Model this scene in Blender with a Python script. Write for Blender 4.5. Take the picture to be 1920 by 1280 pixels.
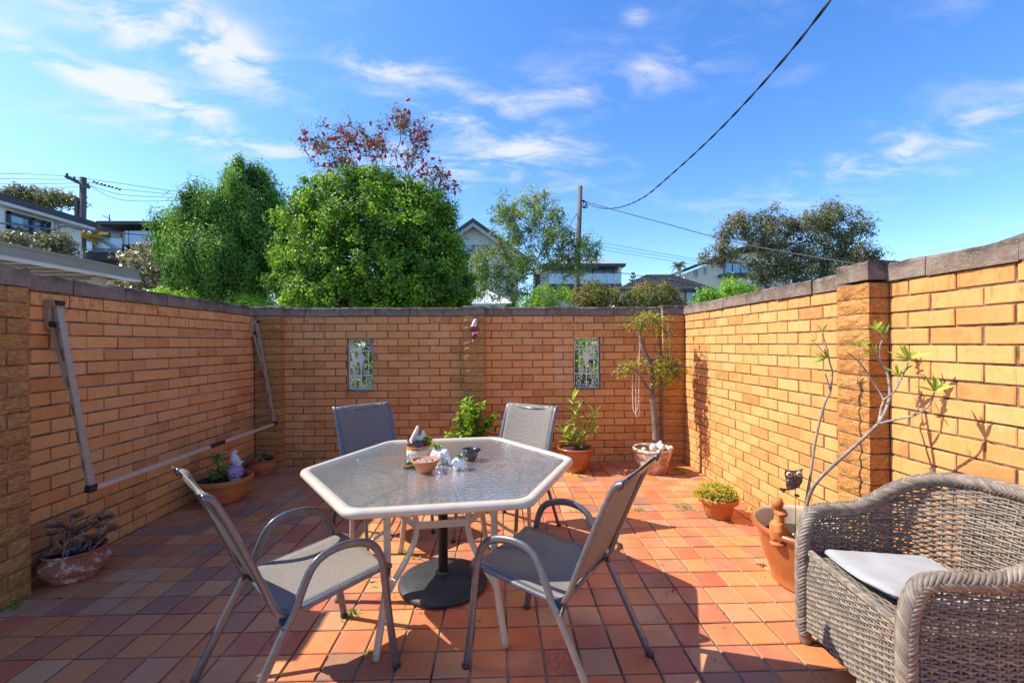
import bpy, math, random
import numpy as np
from mathutils import Vector, Matrix
R = math.radians
random.seed(7); rng = np.random.default_rng(7)
for o in list(bpy.data.objects): bpy.data.objects.remove(o)
S = bpy.context.scene
COL = S.collection

# ---------------------------------------------------------------- camera
FPX, YAW, HORY, HC, ROLL = 818.7, .0301, 644.8, 1.385, -.0056   # focal length etc. for a 1920 px wide frame
cam = bpy.data.cameras.new('camera'); cam.sensor_width = 36; cam.lens = 36*FPX/1920
cam.shift_y = (HORY-640)/1920; cam.clip_start = .05; cam.clip_end = 3000
co = bpy.data.objects.new('camera', cam); COL.objects.link(co)
co.location = (0, 0, HC)
co.matrix_world = Matrix.Translation((0, 0, HC)) @ Matrix.Rotation(-YAW, 4, 'Z') @ Matrix.Rotation(R(90), 4, 'X') @ Matrix.Rotation(ROLL, 4, 'Z')
S.camera = co

# ---------------------------------------------------------------- sky, sun, exposure
SUND = Vector((-.955, .125, 1.0)).normalized()          # towards the sun
w = bpy.data.worlds.new('World'); S.world = w; w.use_nodes = True
nt = w.node_tree; nt.nodes.clear()
def nd(nt, t, **kw):
    n = nt.nodes.new(t)
    for k, v in kw.items():
        if k in n.inputs.keys(): n.inputs[k].default_value = v
        else: setattr(n, k, v)
    return n
def mth(nt, op, a, b=None, c=None, clamp=False):
    n = nt.nodes.new('ShaderNodeMath'); n.operation = op; n.use_clamp = clamp
    for i, v in enumerate((a, b, c)):
        if v is None: continue
        if isinstance(v, (int, float)): n.inputs[i].default_value = v
        else: nt.links.new(v, n.inputs[i])
    return n.outputs[0]
def mixc(nt, f, a, b, blend='MIX'):
    n = nt.nodes.new('ShaderNodeMix'); n.data_type = 'RGBA'; n.blend_type = blend
    for i, v in ((0, f), (6, a), (7, b)):
        if isinstance(v, (int, float)): n.inputs[i].default_value = v
        elif isinstance(v, tuple): n.inputs[i].default_value = (*v[:3], 1)
        else: nt.links.new(v, n.inputs[i])
    return n.outputs[2]
SKY_STRENGTH, SUN_STRENGTH, EXPOSURE = .15, 3.5, 1.3
sky = nd(nt, 'ShaderNodeTexSky', sky_type='NISHITA', sun_disc=False, sun_elevation=math.asin(SUND.z),
         sun_rotation=math.atan2(SUND.x, SUND.y), altitude=0, air_density=1.0, dust_density=.55, ozone_density=4.0)
hs = nd(nt, 'ShaderNodeHueSaturation', Hue=.508, Saturation=1.24, Value=.83); gm_ = nd(nt, 'ShaderNodeGamma', Gamma=1.0); nt.links.new(sky.outputs[0], gm_.inputs['Color']); nt.links.new(gm_.outputs[0], hs.inputs['Color'])
tc = nd(nt, 'ShaderNodeTexCoord'); sp = nd(nt, 'ShaderNodeSeparateXYZ'); nt.links.new(tc.outputs['Generated'], sp.inputs[0])
X_, Y_, Z_ = sp.outputs
az = mth(nt, 'ARCTAN2', X_, Y_); el = mth(nt, 'ARCSINE', Z_)
zz = mth(nt, 'ADD', mth(nt, 'MAXIMUM', Z_, 0.0), .16)
cb = nd(nt, 'ShaderNodeCombineXYZ'); nt.links.new(mth(nt, 'DIVIDE', X_, zz), cb.inputs[0]); nt.links.new(mth(nt, 'DIVIDE', Y_, zz), cb.inputs[1])
mp = nd(nt, 'ShaderNodeMapping', Scale=(.9, 1.7, 1)); mp.inputs['Rotation'].default_value = (0, 0, R(-18)); nt.links.new(cb.outputs[0], mp.inputs[0])
n1 = nd(nt, 'ShaderNodeTexNoise', Scale=1.6, Detail=9, Roughness=.62, Distortion=.35); nt.links.new(mp.outputs[0], n1.inputs['Vector'])
n2 = nd(nt, 'ShaderNodeTexNoise', Scale=4.2, Detail=8, Roughness=.6, Distortion=.5); nt.links.new(mp.outputs[0], n2.inputs['Vector'])
blob = None
def px_dir(px, py):
    a, b = px-960, py-HORY; u, v = a/FPX, -b/FPX
    d = Vector((u*math.cos(YAW)+math.sin(YAW), -u*math.sin(YAW)+math.cos(YAW), v)).normalized()
    return math.atan2(d.x, d.y), math.asin(d.z)
for (px, py, ra, re, s, tilt) in [(250, 25, .20, .045, .60, -.12), (420, 70, .09, .03, .30, -.3), (230, 162, .13, .022, .50, -.14), (350, 185, .09, .018, .24, -.2),
                            (720, 125, .09, .02, .30, 0), (830, 175, .2, .06, .12, 0), (930, 250, .2, .04, .2, -.2), (1030, 190, .13, .022, .2, .15),
                            (1195, 30, .03, .014, .30, -.1), (1270, 120, .16, .03, .18, .12), (1780, 260, .25, .035, .26, .12), (380, 262, .2, .02, .26, .05), (900, 310, .3, .05, .2, .0)]:
    a0, e0 = px_dir(px, py)
    da = mth(nt, 'SUBTRACT', az, a0); de = mth(nt, 'SUBTRACT', el, e0)
    de = mth(nt, 'SUBTRACT', de, mth(nt, 'MULTIPLY', da, tilt))
    q = mth(nt, 'ADD', mth(nt, 'POWER', mth(nt, 'DIVIDE', da, ra), 2.0), mth(nt, 'POWER', mth(nt, 'DIVIDE', de, re), 2.0))
    g = mth(nt, 'MULTIPLY', mth(nt, 'POWER', 2.718, mth(nt, 'MULTIPLY', q, -1.0)), s)
    blob = g if blob is None else mth(nt, 'ADD', blob, g)
dens = mth(nt, 'ADD', mth(nt, 'MULTIPLY', n1.outputs[0], .75), mth(nt, 'MULTIPLY', n2.outputs[0], .45))
brk = nd(nt, 'ShaderNodeMapRange'); nt.links.new(n2.outputs[0], brk.inputs[0])
for i_, v_ in enumerate((.36, .62, .2, 1.45)): brk.inputs[i_+1].default_value = v_
dens = mth(nt, 'ADD', dens, mth(nt, 'MULTIPLY', blob, brk.outputs[0]))
mr = nd(nt, 'ShaderNodeMapRange', interpolation_type='SMOOTHSTEP'); mr.inputs[1].default_value = .60; mr.inputs[2].default_value = 1.14
nt.links.new(dens, mr.inputs[0])
cm = mth(nt, 'MULTIPLY', mr.outputs[0], .80)
cloudc = nd(nt, 'ShaderNodeRGB'); cloudc.outputs[0].default_value = (2.75, 2.7, 2.75, 1)
mx = mixc(nt, cm, hs.outputs[0], cloudc.outputs[0])
bg = nd(nt, 'ShaderNodeBackground', Strength=SKY_STRENGTH); nt.links.new(mx, bg.inputs[0])
wo = nd(nt, 'ShaderNodeOutputWorld'); nt.links.new(bg.outputs[0], wo.inputs[0])
sl = bpy.data.lights.new('sun', 'SUN'); sl.energy = SUN_STRENGTH; sl.angle = R(.5); sl.color = (1, .92, .78)
so = bpy.data.objects.new('sun', sl); COL.objects.link(so); so.rotation_euler = (-SUND).to_track_quat('-Z', 'Y').to_euler(); so.location = (-20, 5, 22)
S.view_settings.view_transform = 'Standard'; S.view_settings.look = 'None'; S.view_settings.gamma = 1; S.view_settings.exposure = EXPOSURE
S.cycles.max_bounces = 10; S.cycles.diffuse_bounces = 5; S.cycles.transparent_max_bounces = 24; S.cycles.sample_clamp_indirect = 8
S.cycles.use_denoising = True

# ---------------------------------------------------------------- picking points: pixel of the photograph + real distance -> place
def ray(px, py):
    cr, sr = math.cos(ROLL), math.sin(ROLL); a, b = px-960, py-HORY
    u = a*cr+b*sr; v = -a*sr+b*cr
    u /= FPX; v /= FPX
    return Vector((u*math.cos(YAW)+math.sin(YAW), -u*math.sin(YAW)+math.cos(YAW), -v))
def at(px, py, Y):
    r = ray(px, py); return r*(Y/r.y)+Vector((0, 0, HC))
def atx(px, py, X):
    r = ray(px, py); return r*(X/r.x)+Vector((0, 0, HC))
def atz(px, py, z):
    r = ray(px, py); return r*((z-HC)/r.z)+Vector((0, 0, HC))
def proj(p):
    c, s = math.cos(YAW), math.sin(YAW); xc = p[0]*c-p[1]*s; d = p[0]*s+p[1]*c
    if d < .05: return (-9999, -9999, d)
    return (960+FPX*xc/d, HORY+FPX*(HC-p[2])/d, d)

# ---------------------------------------------------------------- mesh builder
class MB:
    def __init__(s): s.V = []; s.F = []; s.T = []; s.n = 0
    def add(s, v, faces, tint=0.):
        v = np.asarray(v, float).reshape(-1, 3); s.V.append(v)
        if isinstance(faces, np.ndarray): s.F.append(faces.astype(np.int64)+s.n)
        else:
            by = {}
            for f in faces: by.setdefault(len(f), []).append(f)
            for k, l in by.items(): s.F.append(np.array(l, np.int64)+s.n)
        s.T.append(np.full(len(v), tint) if np.isscalar(tint) else np.asarray(tint, float)); s.n += len(v); return s
    def mesh(s, name, smooth=False):
        me = bpy.data.meshes.new(name)
        V = np.concatenate(s.V); T = np.concatenate(s.T)
        me.vertices.add(len(V)); me.vertices.foreach_set('co', V.ravel())
        tot = np.concatenate([np.full(len(f), f.shape[1]) for f in s.F]); li = np.concatenate([f.ravel() for f in s.F])
        me.loops.add(len(li)); me.loops.foreach_set('vertex_index', li)
        me.polygons.add(len(tot)); st = np.concatenate([[0], np.cumsum(tot)[:-1]])
        me.polygons.foreach_set('loop_start', st); me.polygons.foreach_set('loop_total', tot)
        me.polygons.foreach_set('use_smooth', np.full(len(tot), bool(smooth)))
        a = me.attributes.new('tint', 'FLOAT', 'POINT'); a.data.foreach_set('value', T)
        me.update(calc_edges=True); me.validate(); return me
    def build(s, name, mat, parent=None, smooth=False, **kw):
        return link(name, s.mesh(name, smooth), mat, parent, **kw)
    # shapes
    def box(s, c, d, rot=None, tint=0., ch=0.):
        hx, hy, hz = d[0]/2, d[1]/2, d[2]/2
        v = np.array([(x, y, z) for x in (-hx, hx) for y in (-hy, hy) for z in (-hz, hz)])
        f = [(0, 1, 3, 2), (4, 6, 7, 5), (0, 4, 5, 1), (2, 3, 7, 6), (0, 2, 6, 4), (1, 5, 7, 3)]
        if rot is not None: v = v @ np.array(rot.to_3x3()).T
        return s.add(v+np.array(c), f, tint)
    def bx(s, x0, x1, y0, y1, z0, z1, tint=0.):
        return s.box(((x0+x1)/2, (y0+y1)/2, (z0+z1)/2), (abs(x1-x0), abs(y1-y0), abs(z1-z0)), None, tint)
    def bar(s, a, b, w, h, ref=(0, 0, 1), tint=0.):
        a = Vector(a); b = Vector(b); t = (b-a).normalized(); r = Vector(ref)
        if abs(t.dot(r)) > .99: r = Vector((1, 0, 0))
        x = t.cross(r).normalized(); y = x.cross(t)
        v = [a+x*i*w/2+y*j*h/2+(b-a)*k for k in (0, 1) for i, j in ((-1, -1), (1, -1), (1, 1), (-1, 1))]
        return s.add([tuple(p) for p in v], [(3, 2, 1, 0), (4, 5, 6, 7), (0, 1, 5, 4), (1, 2, 6, 5), (2, 3, 7, 6), (3, 0, 4, 7)], tint)
    def tube(s, pts, r, n=8, ref=None, ry=None, tint=0., cap=True, closed=False, spin=0.):
        P = np.asarray([tuple(p) for p in pts], float); m = len(P)
        r = np.full(m, r) if np.isscalar(r) else np.asarray(r, float); ry = r if ry is None else (np.full(m, ry) if np.isscalar(ry) else np.asarray(ry, float))
        if closed: T = np.roll(P, -1, 0)-np.roll(P, 1, 0)
        else: T = np.gradient(P, axis=0)
        T /= np.linalg.norm(T, axis=1)[:, None]+1e-12
        if ref is not None:
            X = np.cross(T, np.array(ref, float)); X /= np.linalg.norm(X, axis=1)[:, None]+1e-9; Yv = np.cross(X, T)
        else:
            X = np.zeros((m, 3)); a = np.array([0, 0, 1.]) if abs(T[0][2]) < .9 else np.array([1., 0, 0])
            x = np.cross(T[0], a)
            for i in range(m):
                x = x-T[i]*(x@T[i]); x = x/(np.linalg.norm(x)+1e-12); X[i] = x
            Yv = np.cross(X, T)
        th = np.arange(n)*2*np.pi/n+spin
        V = P[:, None, :]+r[:, None, None]*np.cos(th)[None, :, None]*X[:, None, :]+ry[:, None, None]*np.sin(th)[None, :, None]*Yv[:, None, :]
        i = np.arange(m if closed else m-1)[:, None]; j = np.arange(n)[None, :]; i2 = (i+1) % m; j2 = (j+1) % n
        F = np.stack([i*n+j, i*n+j2, i2*n+j2, i2*n+j], -1).reshape(-1, 4)
        t0 = s.n; s.add(V.reshape(-1, 3), F, tint if np.isscalar(tint) else np.repeat(tint, n))
        if cap and not closed:
            s.F.append(np.array([list(range(n))[::-1]])+t0); s.F.append(np.array([[(m-1)*n+k for k in range(n)]])+t0)
        return s
    def lathe(s, prof, n=24, c=(0, 0, 0), tint=0., capb=True, sq=(1, 1), wob=0.):
        pr = np.asarray(prof, float); m = len(pr); th = np.arange(n)*2*np.pi/n
        rr = pr[:, 0][:, None]*(1+wob*np.sin(3*th+pr[:, 1][:, None]*9)[:, :])
        V = np.stack([rr*np.cos(th)*sq[0], rr*np.sin(th)*sq[1], np.repeat(pr[:, 1][:, None], n, 1)], -1).reshape(-1, 3)+np.array(c)
        i = np.arange(m-1)[:, None]; j = np.arange(n)[None, :]; j2 = (j+1) % n
        F = np.stack([i*n+j, i*n+j2, (i+1)*n+j2, (i+1)*n+j], -1).reshape(-1, 4); t0 = s.n
        s.add(V, F, tint)
        if capb:
            s.F.append(np.array([list(range(n))[::-1]])+t0); s.F.append(np.array([[(m-1)*n+k for k in range(n)]])+t0)
        return s
    def ball(s, c, r, n=10, m=7, tint=0., rot=None, jit=0.):
        r = (r, r, r) if np.isscalar(r) else r
        ph = np.linspace(0, np.pi, m); th = np.arange(n)*2*np.pi/n
        V = np.stack([np.sin(ph)[:, None]*np.cos(th), np.sin(ph)[:, None]*np.sin(th), np.repeat(np.cos(ph)[:, None], n, 1)], -1).reshape(-1, 3)
        if jit: V = V*(1+jit*(rng.random((len(V), 1))-.5))
        V = V*np.array(r)
        if rot is not None: V = V @ np.array(rot.to_3x3()).T
        i = np.arange(m-1)[:, None]; j = np.arange(n)[None, :]; j2 = (j+1) % n
        F = np.stack([i*n+j, (i+1)*n+j, (i+1)*n+j2, i*n+j2], -1).reshape(-1, 4)
        return s.add(V+np.array(c), F, tint)
    def prism(s, poly, a, b, frame=None, tint=0.):
        """polygon (u,v) extruded from depth a to b; frame maps (u,v,w) to xyz"""
        n = len(poly); V = [(u, v, a) for u, v in poly]+[(u, v, b) for u, v in poly]
        if frame: V = [tuple(frame(*p)) for p in V]
        f = [tuple(range(n))[::-1], tuple(range(n, 2*n))]+[(i, (i+1) % n, n+(i+1) % n, n+i) for i in range(n)]
        return s.add(V, f, tint)
    def blade(s, p, d, L, W, up=(0, 0, 1), curl=.25, tint=0., k=4, fold=.15):
        """a leaf: midrib from p along d, lens shaped, bending"""
        p = Vector(p); d = Vector(d).normalized(); x = d.cross(Vector(up))
        if x.length < 1e-3: x = d.cross(Vector((1, 0, 0)))
        x.normalize(); u = x.cross(d); V = []; 
        for i in range(k+1):
            t = i/k; wv = W/2*math.sin(math.pi*min(1, .08+t*.92))**.8 if i < k else 0.0005
            c = p+d*(L*t)-u*(L*curl*t*t)
            V += [tuple(c-x*wv+u*wv*fold), tuple(c-u*wv*fold), tuple(c+x*wv+u*wv*fold)]
        F = []
        for i in range(k): b = i*3; F += [(b, b+1, b+4, b+3), (b+1, b+2, b+5, b+4)]
        return s.add(V, F, tint)
def link(name, me, mat, parent=None, loc=None, rotz=None, kind=None, label=None, cat=None, group=None):
    o = bpy.data.objects.new(name, me); COL.objects.link(o)
    if me is not None and mat is not None and len(me.materials) == 0: me.materials.append(mat)
    if parent is not None: o.parent = parent
    if loc is not None: o.location = loc
    if rotz is not None: o.rotation_euler = (0, 0, rotz)
    if kind: o['kind'] = kind
    if label: o['label'] = label
    if cat: o['category'] = cat
    if group: o['group'] = group
    return o
def thing(name, label, cat, loc=(0, 0, 0), rotz=0, group=None):
    o = link(name, None, None, None, loc, rotz, None, label, cat, group); o.empty_display_size = .1; return o
def copy_tree(o, parent=None):
    c = o.copy(); COL.objects.link(c); c.parent = parent
    for ch in list(o.children): copy_tree(ch, c)
    return c
def smo(pts, k=5, closed=False):
    P = [Vector(p) for p in pts]; n = len(P); out = []
    for i in range(n if closed else n-1):
        p0, p1, p2, p3 = (P[(i-1) % n], P[i], P[(i+1) % n], P[(i+2) % n]) if closed else (P[max(i-1, 0)], P[i], P[i+1], P[min(i+2, n-1)])
        for j in range(k):
            t = j/k; out.append(.5*((2*p1)+(p2-p0)*t+(2*p0-5*p1+4*p2-p3)*t*t+(3*p1-p0-3*p2+p3)*t**3))
    if not closed: out.append(P[-1])
    return out
def rquads(P, N, L, W, tint, mb, up=None):
    """many leaf quads (rhombus): centres P, normals N, length L, width W"""
    n = len(P); a = rng.normal(size=(n, 3)) if up is None else up+rng.normal(size=(n, 3))*.5
    X = np.cross(N, a); X /= np.linalg.norm(X, axis=1)[:, None]+1e-9; D = np.cross(X, N); D /= np.linalg.norm(D, axis=1)[:, None]+1e-9
    L = np.broadcast_to(L, n)[:, None]; W = np.broadcast_to(W, n)[:, None]
    V = np.stack([P-D*L/2, P+X*W/2-D*L*.05+N*L*.06, P+D*L/2-N*L*.08, P-X*W/2-D*L*.05+N*L*.06], 1).reshape(-1, 3)
    F = (np.arange(n)*4)[:, None]+np.arange(4)[None, :]
    mb.add(V, F, np.repeat(tint, 4)); return mb
def unit(v): return v/(np.linalg.norm(v, axis=-1, keepdims=True)+1e-9)

# ---------------------------------------------------------------- materials
MATS = {}
def newmat(name):
    m = bpy.data.materials.new(name); m.use_nodes = True; nt = m.node_tree; nt.nodes.clear()
    MATS[name] = m; return m, nt
def ramp(nt, fac, stops, interp='LINEAR'):
    r = nt.nodes.new('ShaderNodeValToRGB'); cr = r.color_ramp; cr.interpolation = interp
    while len(cr.elements) < len(stops): cr.elements.new(.5)
    for e, (p, c) in zip(cr.elements, stops): e.position = p; e.color = (*c, 1)
    nt.links.new(fac, r.inputs[0]); return r.outputs[0]
def coords(nt, kind='pos', scale=(1, 1, 1)):
    if kind == 'pos': s = nd(nt, 'ShaderNodeNewGeometry').outputs['Position']
    else: s = nd(nt, 'ShaderNodeTexCoord').outputs['Object']
    m = nd(nt, 'ShaderNodeMapping', Scale=scale); nt.links.new(s, m.inputs[0]); return m.outputs[0]
def noise(nt, vec, scale, detail=5, rough=.55, dist=0.):
    n = nd(nt, 'ShaderNodeTexNoise', Scale=scale, Detail=detail, Roughness=rough, Distortion=dist); nt.links.new(vec, n.inputs['Vector']); return n.outputs[0]
def rnd01(nt):
    oi = nd(nt, 'ShaderNodeObjectInfo'); at_ = nd(nt, 'ShaderNodeAttribute', attribute_name='tint')
    return mth(nt, 'FRACT', mth(nt, 'ADD', oi.outputs['Random'], at_.outputs['Fac']))
def maprange(nt, v, a, b, c, d, smooth=True):
    n = nd(nt, 'ShaderNodeMapRange'); n.interpolation_type = 'SMOOTHSTEP' if smooth else 'LINEAR'
    nt.links.new(v, n.inputs[0])
    for i, x in enumerate((a, b, c, d)): n.inputs[i+1].default_value = x
    return n.outputs[0]
def finish(nt, col, rough=.6, bump=None, bstr=.2, bdist=.01, metal=0., spec=.5, trans=0., coat=0., alpha=None, transl=0., tcol=None, sheen=0.):
    b = nd(nt, 'ShaderNodeBsdfPrincipled', Metallic=metal)
    b.inputs['Specular IOR Level'].default_value = spec; b.inputs['Coat Weight'].default_value = coat; b.inputs['Transmission Weight'].default_value = trans
    b.inputs['Coat Roughness'].default_value = .12; b.inputs['Sheen Weight'].default_value = sheen
    if isinstance(col, tuple): b.inputs['Base Color'].default_value = (*col, 1)
    else: nt.links.new(col, b.inputs['Base Color'])
    if isinstance(rough, (int, float)): b.inputs['Roughness'].default_value = rough
    else: nt.links.new(rough, b.inputs['Roughness'])
    if bump is not None:
        bn = nd(nt, 'ShaderNodeBump', Strength=bstr, Distance=bdist); nt.links.new(bump, bn.inputs['Height']); nt.links.new(bn.outputs[0], b.inputs['Normal'])
    out = b.outputs[0]
    if transl > 0:
        t = nd(nt, 'ShaderNodeBsdfTranslucent')
        c = tcol if tcol is not None else col
        if isinstance(c, tuple): t.inputs[0].default_value = (*c, 1)
        else: nt.links.new(c, t.inputs[0])
        m = nd(nt, 'ShaderNodeMixShader', Fac=transl); nt.links.new(out, m.inputs[1]); nt.links.new(t.outputs[0], m.inputs[2]); out = m.outputs[0]
    o = nd(nt, 'ShaderNodeOutputMaterial'); nt.links.new(out, o.inputs[0]); return b
def simple(name, c1, c2=None, scale=30, rough=.55, bstr=.15, bscale=120, bdist=.004, spec=.5, metal=0., coat=0., rnd=0., transl=0., sheen=0., kind='pos', stretch=(1, 1, 1), detail=6):
    """two colours mixed by noise (+ a share of per-piece randomness), fine bump"""
    m, nt = newmat(name); v = coords(nt, kind, stretch); c2 = c2 or tuple(x*.75 for x in c1)
    f = maprange(nt, noise(nt, v, scale, detail), .3, .7, 0, 1)
    if rnd: f = mth(nt, 'ADD', mth(nt, 'MULTIPLY', f, 1-rnd), mth(nt, 'MULTIPLY', rnd01(nt), rnd))
    col = mixc(nt, f, c1, c2)
    finish(nt, col, rough, noise(nt, v, bscale, 4), bstr, bdist, metal, spec, 0, coat, transl=transl, sheen=sheen); return m
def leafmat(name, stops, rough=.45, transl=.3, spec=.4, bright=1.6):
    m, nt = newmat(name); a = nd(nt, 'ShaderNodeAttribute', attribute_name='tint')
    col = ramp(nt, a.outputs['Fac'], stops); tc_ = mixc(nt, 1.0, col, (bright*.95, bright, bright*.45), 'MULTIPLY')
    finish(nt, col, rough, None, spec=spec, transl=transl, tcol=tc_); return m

def mat_brick():
    m, nt = newmat('brick'); v = coords(nt); r = rnd01(nt)
    col = ramp(nt, r, [(0, (.60, .235, .070)), (.2, (.70, .31, .105)), (.4, (.67, .27, .083)), (.6, (.72, .34, .122)), (.8, (.66, .272, .078)), (.93, (.55, .20, .062)), (1, (.52, .195, .06))])
    n = noise(nt, v, 9, 6, .65); col = mixc(nt, maprange(nt, n, .35, .7, 0, .35), col, (.76, .42, .16))
    sv = coords(nt, 'pos', (5, 5, .8)); st = noise(nt, sv, 6, 5, .7)
    col = mixc(nt, maprange(nt, st, .52, .72, 0, .38), col, (.42, .17, .06))
    gz = nd(nt, 'ShaderNodeSeparateXYZ'); nt.links.new(nd(nt, 'ShaderNodeNewGeometry').outputs['Position'], gz.inputs[0])
    top = maprange(nt, gz.outputs[2], 1.42, 1.72, 0, 1); bot = maprange(nt, gz.outputs[2], .32, .0, 0, 1)
    dn = noise(nt, coords(nt, 'pos', (4, 4, 1.6)), 9, 7, .7)
    dirt = mth(nt, 'MULTIPLY', maprange(nt, dn, .5, .68, 0, .8), mth(nt, 'MAXIMUM', mth(nt, 'MULTIPLY', top, .8), mth(nt, 'MULTIPLY', bot, .8)))
    col = mixc(nt, dirt, col, (.085, .05, .032))
    ef = noise(nt, coords(nt, 'pos', (1, 1, .6)), 1.7, 8, .75); col = mixc(nt, maprange(nt, ef, .58, .74, 0, .42), col, (.74, .56, .40))
    sp_ = noise(nt, v, 160, 2, .5); col = mixc(nt, maprange(nt, sp_, .66, .74, 0, .6), col, (.16, .07, .03))
    b = mth(nt, 'ADD', mth(nt, 'MULTIPLY', noise(nt, v, 45, 6, .6), 1.0), mth(nt, 'MULTIPLY', noise(nt, v, 300, 3), .35))
    vo = nd(nt, 'ShaderNodeTexVoronoi', feature='DISTANCE_TO_EDGE', Scale=14.0); nt.links.new(v, vo.inputs['Vector'])
    ck = mth(nt, 'MULTIPLY', maprange(nt, vo.outputs['Distance'], .0, .012, 1, 0), maprange(nt, noise(nt, v, 3.1, 2), .56, .62, 0, 1))
    col = mixc(nt, mth(nt, 'MULTIPLY', ck, .55), col, (.17, .075, .03))
    finish(nt, col, .82, b, .35, .003, spec=.25)
def mat_rough_brick():
    m, nt = newmat('rough_brick'); v = coords(nt); r = rnd01(nt)
    col = ramp(nt, r, [(0, (.62, .28, .08)), (.5, (.72, .37, .125)), (1, (.66, .31, .095))])
    wv = coords(nt, 'pos', (1, 1, 2.6)); h = noise(nt, wv, 34, 5, .6, 1.2); h2 = noise(nt, wv, 90, 4, .6)
    hh = mth(nt, 'ADD', h, mth(nt, 'MULTIPLY', h2, .35))
    col = mixc(nt, maprange(nt, h, .40, .56, .55, 0), col, (.27, .10, .032))
    col = mixc(nt, maprange(nt, noise(nt, v, 5, 5), .52, .72, 0, .5), col, (.24, .10, .04))
    finish(nt, col, .88, hh, 1.0, .022, spec=.2)
def mat_coping():
    m, nt = newmat('coping_block'); v = coords(nt); r = rnd01(nt)
    col = ramp(nt, r, [(0, (.19, .138, .108)), (.5, (.24, .182, .148)), (1, (.17, .125, .10))])
    col = mixc(nt, maprange(nt, noise(nt, v, 12, 6, .65), .42, .68, 0, .55), col, (.34, .28, .235))
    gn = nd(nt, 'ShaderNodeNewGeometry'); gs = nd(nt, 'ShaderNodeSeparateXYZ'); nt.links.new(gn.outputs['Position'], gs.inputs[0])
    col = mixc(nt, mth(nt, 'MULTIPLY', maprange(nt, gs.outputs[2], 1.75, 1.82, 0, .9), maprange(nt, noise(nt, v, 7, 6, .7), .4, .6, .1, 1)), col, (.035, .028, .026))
    vo = nd(nt, 'ShaderNodeTexVoronoi', Scale=75.0); nt.links.new(v, vo.inputs['Vector'])
    col = mixc(nt, mth(nt, 'MULTIPLY', maprange(nt, vo.outputs['Distance'], .16, .24, 1, 0), maprange(nt, noise(nt, v, 28, 2), .5, .58, 0, .85)), col, (.5, .36, .2))
    b = mth(nt, 'ADD', noise(nt, v, 30, 8, .7), mth(nt, 'MULTIPLY', noise(nt, v, 150, 4), .5))
    finish(nt, col, .92, b, .9, .014, spec=.15)
def mat_mortar():
    m, nt = newmat('mortar'); v = coords(nt)
    col = mixc(nt, maprange(nt, noise(nt, v, 18, 7, .7), .35, .65, 0, 1), (.29, .205, .12), (.09, .062, .04))
    finish(nt, col, .95, noise(nt, v, 200, 5), .6, .004, spec=.1)
def mat_tile():
    m, nt = newmat('terracotta_tile'); v = coords(nt); r = rnd01(nt)
    col = ramp(nt, r, [(0, (.53, .135, .060)), (.11, (.63, .225, .075)), (.20, (.57, .165, .068)), (.28, (.49, .255, .135)), (.36, (.61, .205, .068)), (.43, (.33, .185, .118)), (.50, (.48, .115, .060)), (.60, (.64, .245, .080)),
                         (.68, (.55, .285, .145)), (.76, (.45, .14, .078)), (.84, (.62, .225, .072)), (.90, (.28, .145, .102)), (1, (.57, .17, .068))])
    col = mixc(nt, maprange(nt, noise(nt, coords(nt, 'pos', (1, .35, 1)), 6.5, 4, .5), .42, .70, 0, .32), col, (0.551, 0.295, 0.130))
    d = noise(nt, v, 2.6, 8, .75); col = mixc(nt, maprange(nt, d, .53, .72, 0, .45), col, (0.247, 0.100, 0.053))
    du = noise(nt, v, 4.1, 6, .7); col = mixc(nt, maprange(nt, du, .56, .75, 0, .3), col, (0.570, 0.382, 0.218))
    s = noise(nt, v, 5.5, 3, .6); col = mixc(nt, maprange(nt, s, .69, .76, 0, .8), col, (0.052, 0.030, 0.032))
    pt = noise(nt, v, 120, 2); col = mixc(nt, maprange(nt, pt, .68, .78, 0, .5), col, (0.114, 0.052, 0.028))
    ro = maprange(nt, noise(nt, v, 7, 5), .3, .7, .40, .68)
    b = mth(nt, 'ADD', noise(nt, v, 22, 4), mth(nt, 'MULTIPLY', noise(nt, v, 260, 3), .25))
    finish(nt, col, ro, b, .28, .003, spec=.36)
def mat_grout():
    m, nt = newmat('grout'); v = coords(nt)
    col = mixc(nt, maprange(nt, noise(nt, v, 2.2, 7, .7), .40, .62, 0, 1), (.33, .265, .20), (.075, .055, .04))
    finish(nt, col, .95, noise(nt, v, 180, 5), .6, .004, spec=.1)
mat_brick(); mat_rough_brick(); mat_coping(); mat_mortar(); mat_tile(); mat_grout()
# ---------------------------------------------------------------- the setting: ground, floor, walls
XL, XR, YB = -2.74, 2.15, 5.09
simple('grass_ground', (.06, .09, .03), (.10, .10, .05), 3, .9, .5, 40, .03)
MB().bx(-900, 900, -200, 1800, -.9, -.35).build('ground', MATS['grass_ground'], kind='structure')
PITCH, TILE = .16, .150
def tile_mesh(w, d, seed):
    r = random.Random(seed); c = .0035; h = .012; z = [r.uniform(-.0012, .0012) for _ in range(4)]
    V = [(-w/2, -d/2, -h), (w/2, -d/2, -h), (w/2, d/2, -h), (-w/2, d/2, -h), (-w/2, -d/2, -c), (w/2, -d/2, -c), (w/2, d/2, -c), (-w/2, d/2, -c),
         (-w/2+c, -d/2+c, z[0]), (w/2-c, -d/2+c, z[1]), (w/2-c, d/2-c, z[2]), (-w/2+c, d/2-c, z[3])]
    F = [(8, 9, 10, 11)]+[(a+4, (a+1) % 4+4, (a+1) % 4+8, a+8) for a in range(4)]+[(a, (a+1) % 4, (a+1) % 4+4, a+4) for a in range(4)]
    return V, F
floor = link('patio_floor', MB().bx(XL, XR, -1.2, YB, -.25, -.0075).mesh('patio_floor'), MATS['grout'], kind='structure')
cands = []
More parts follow.
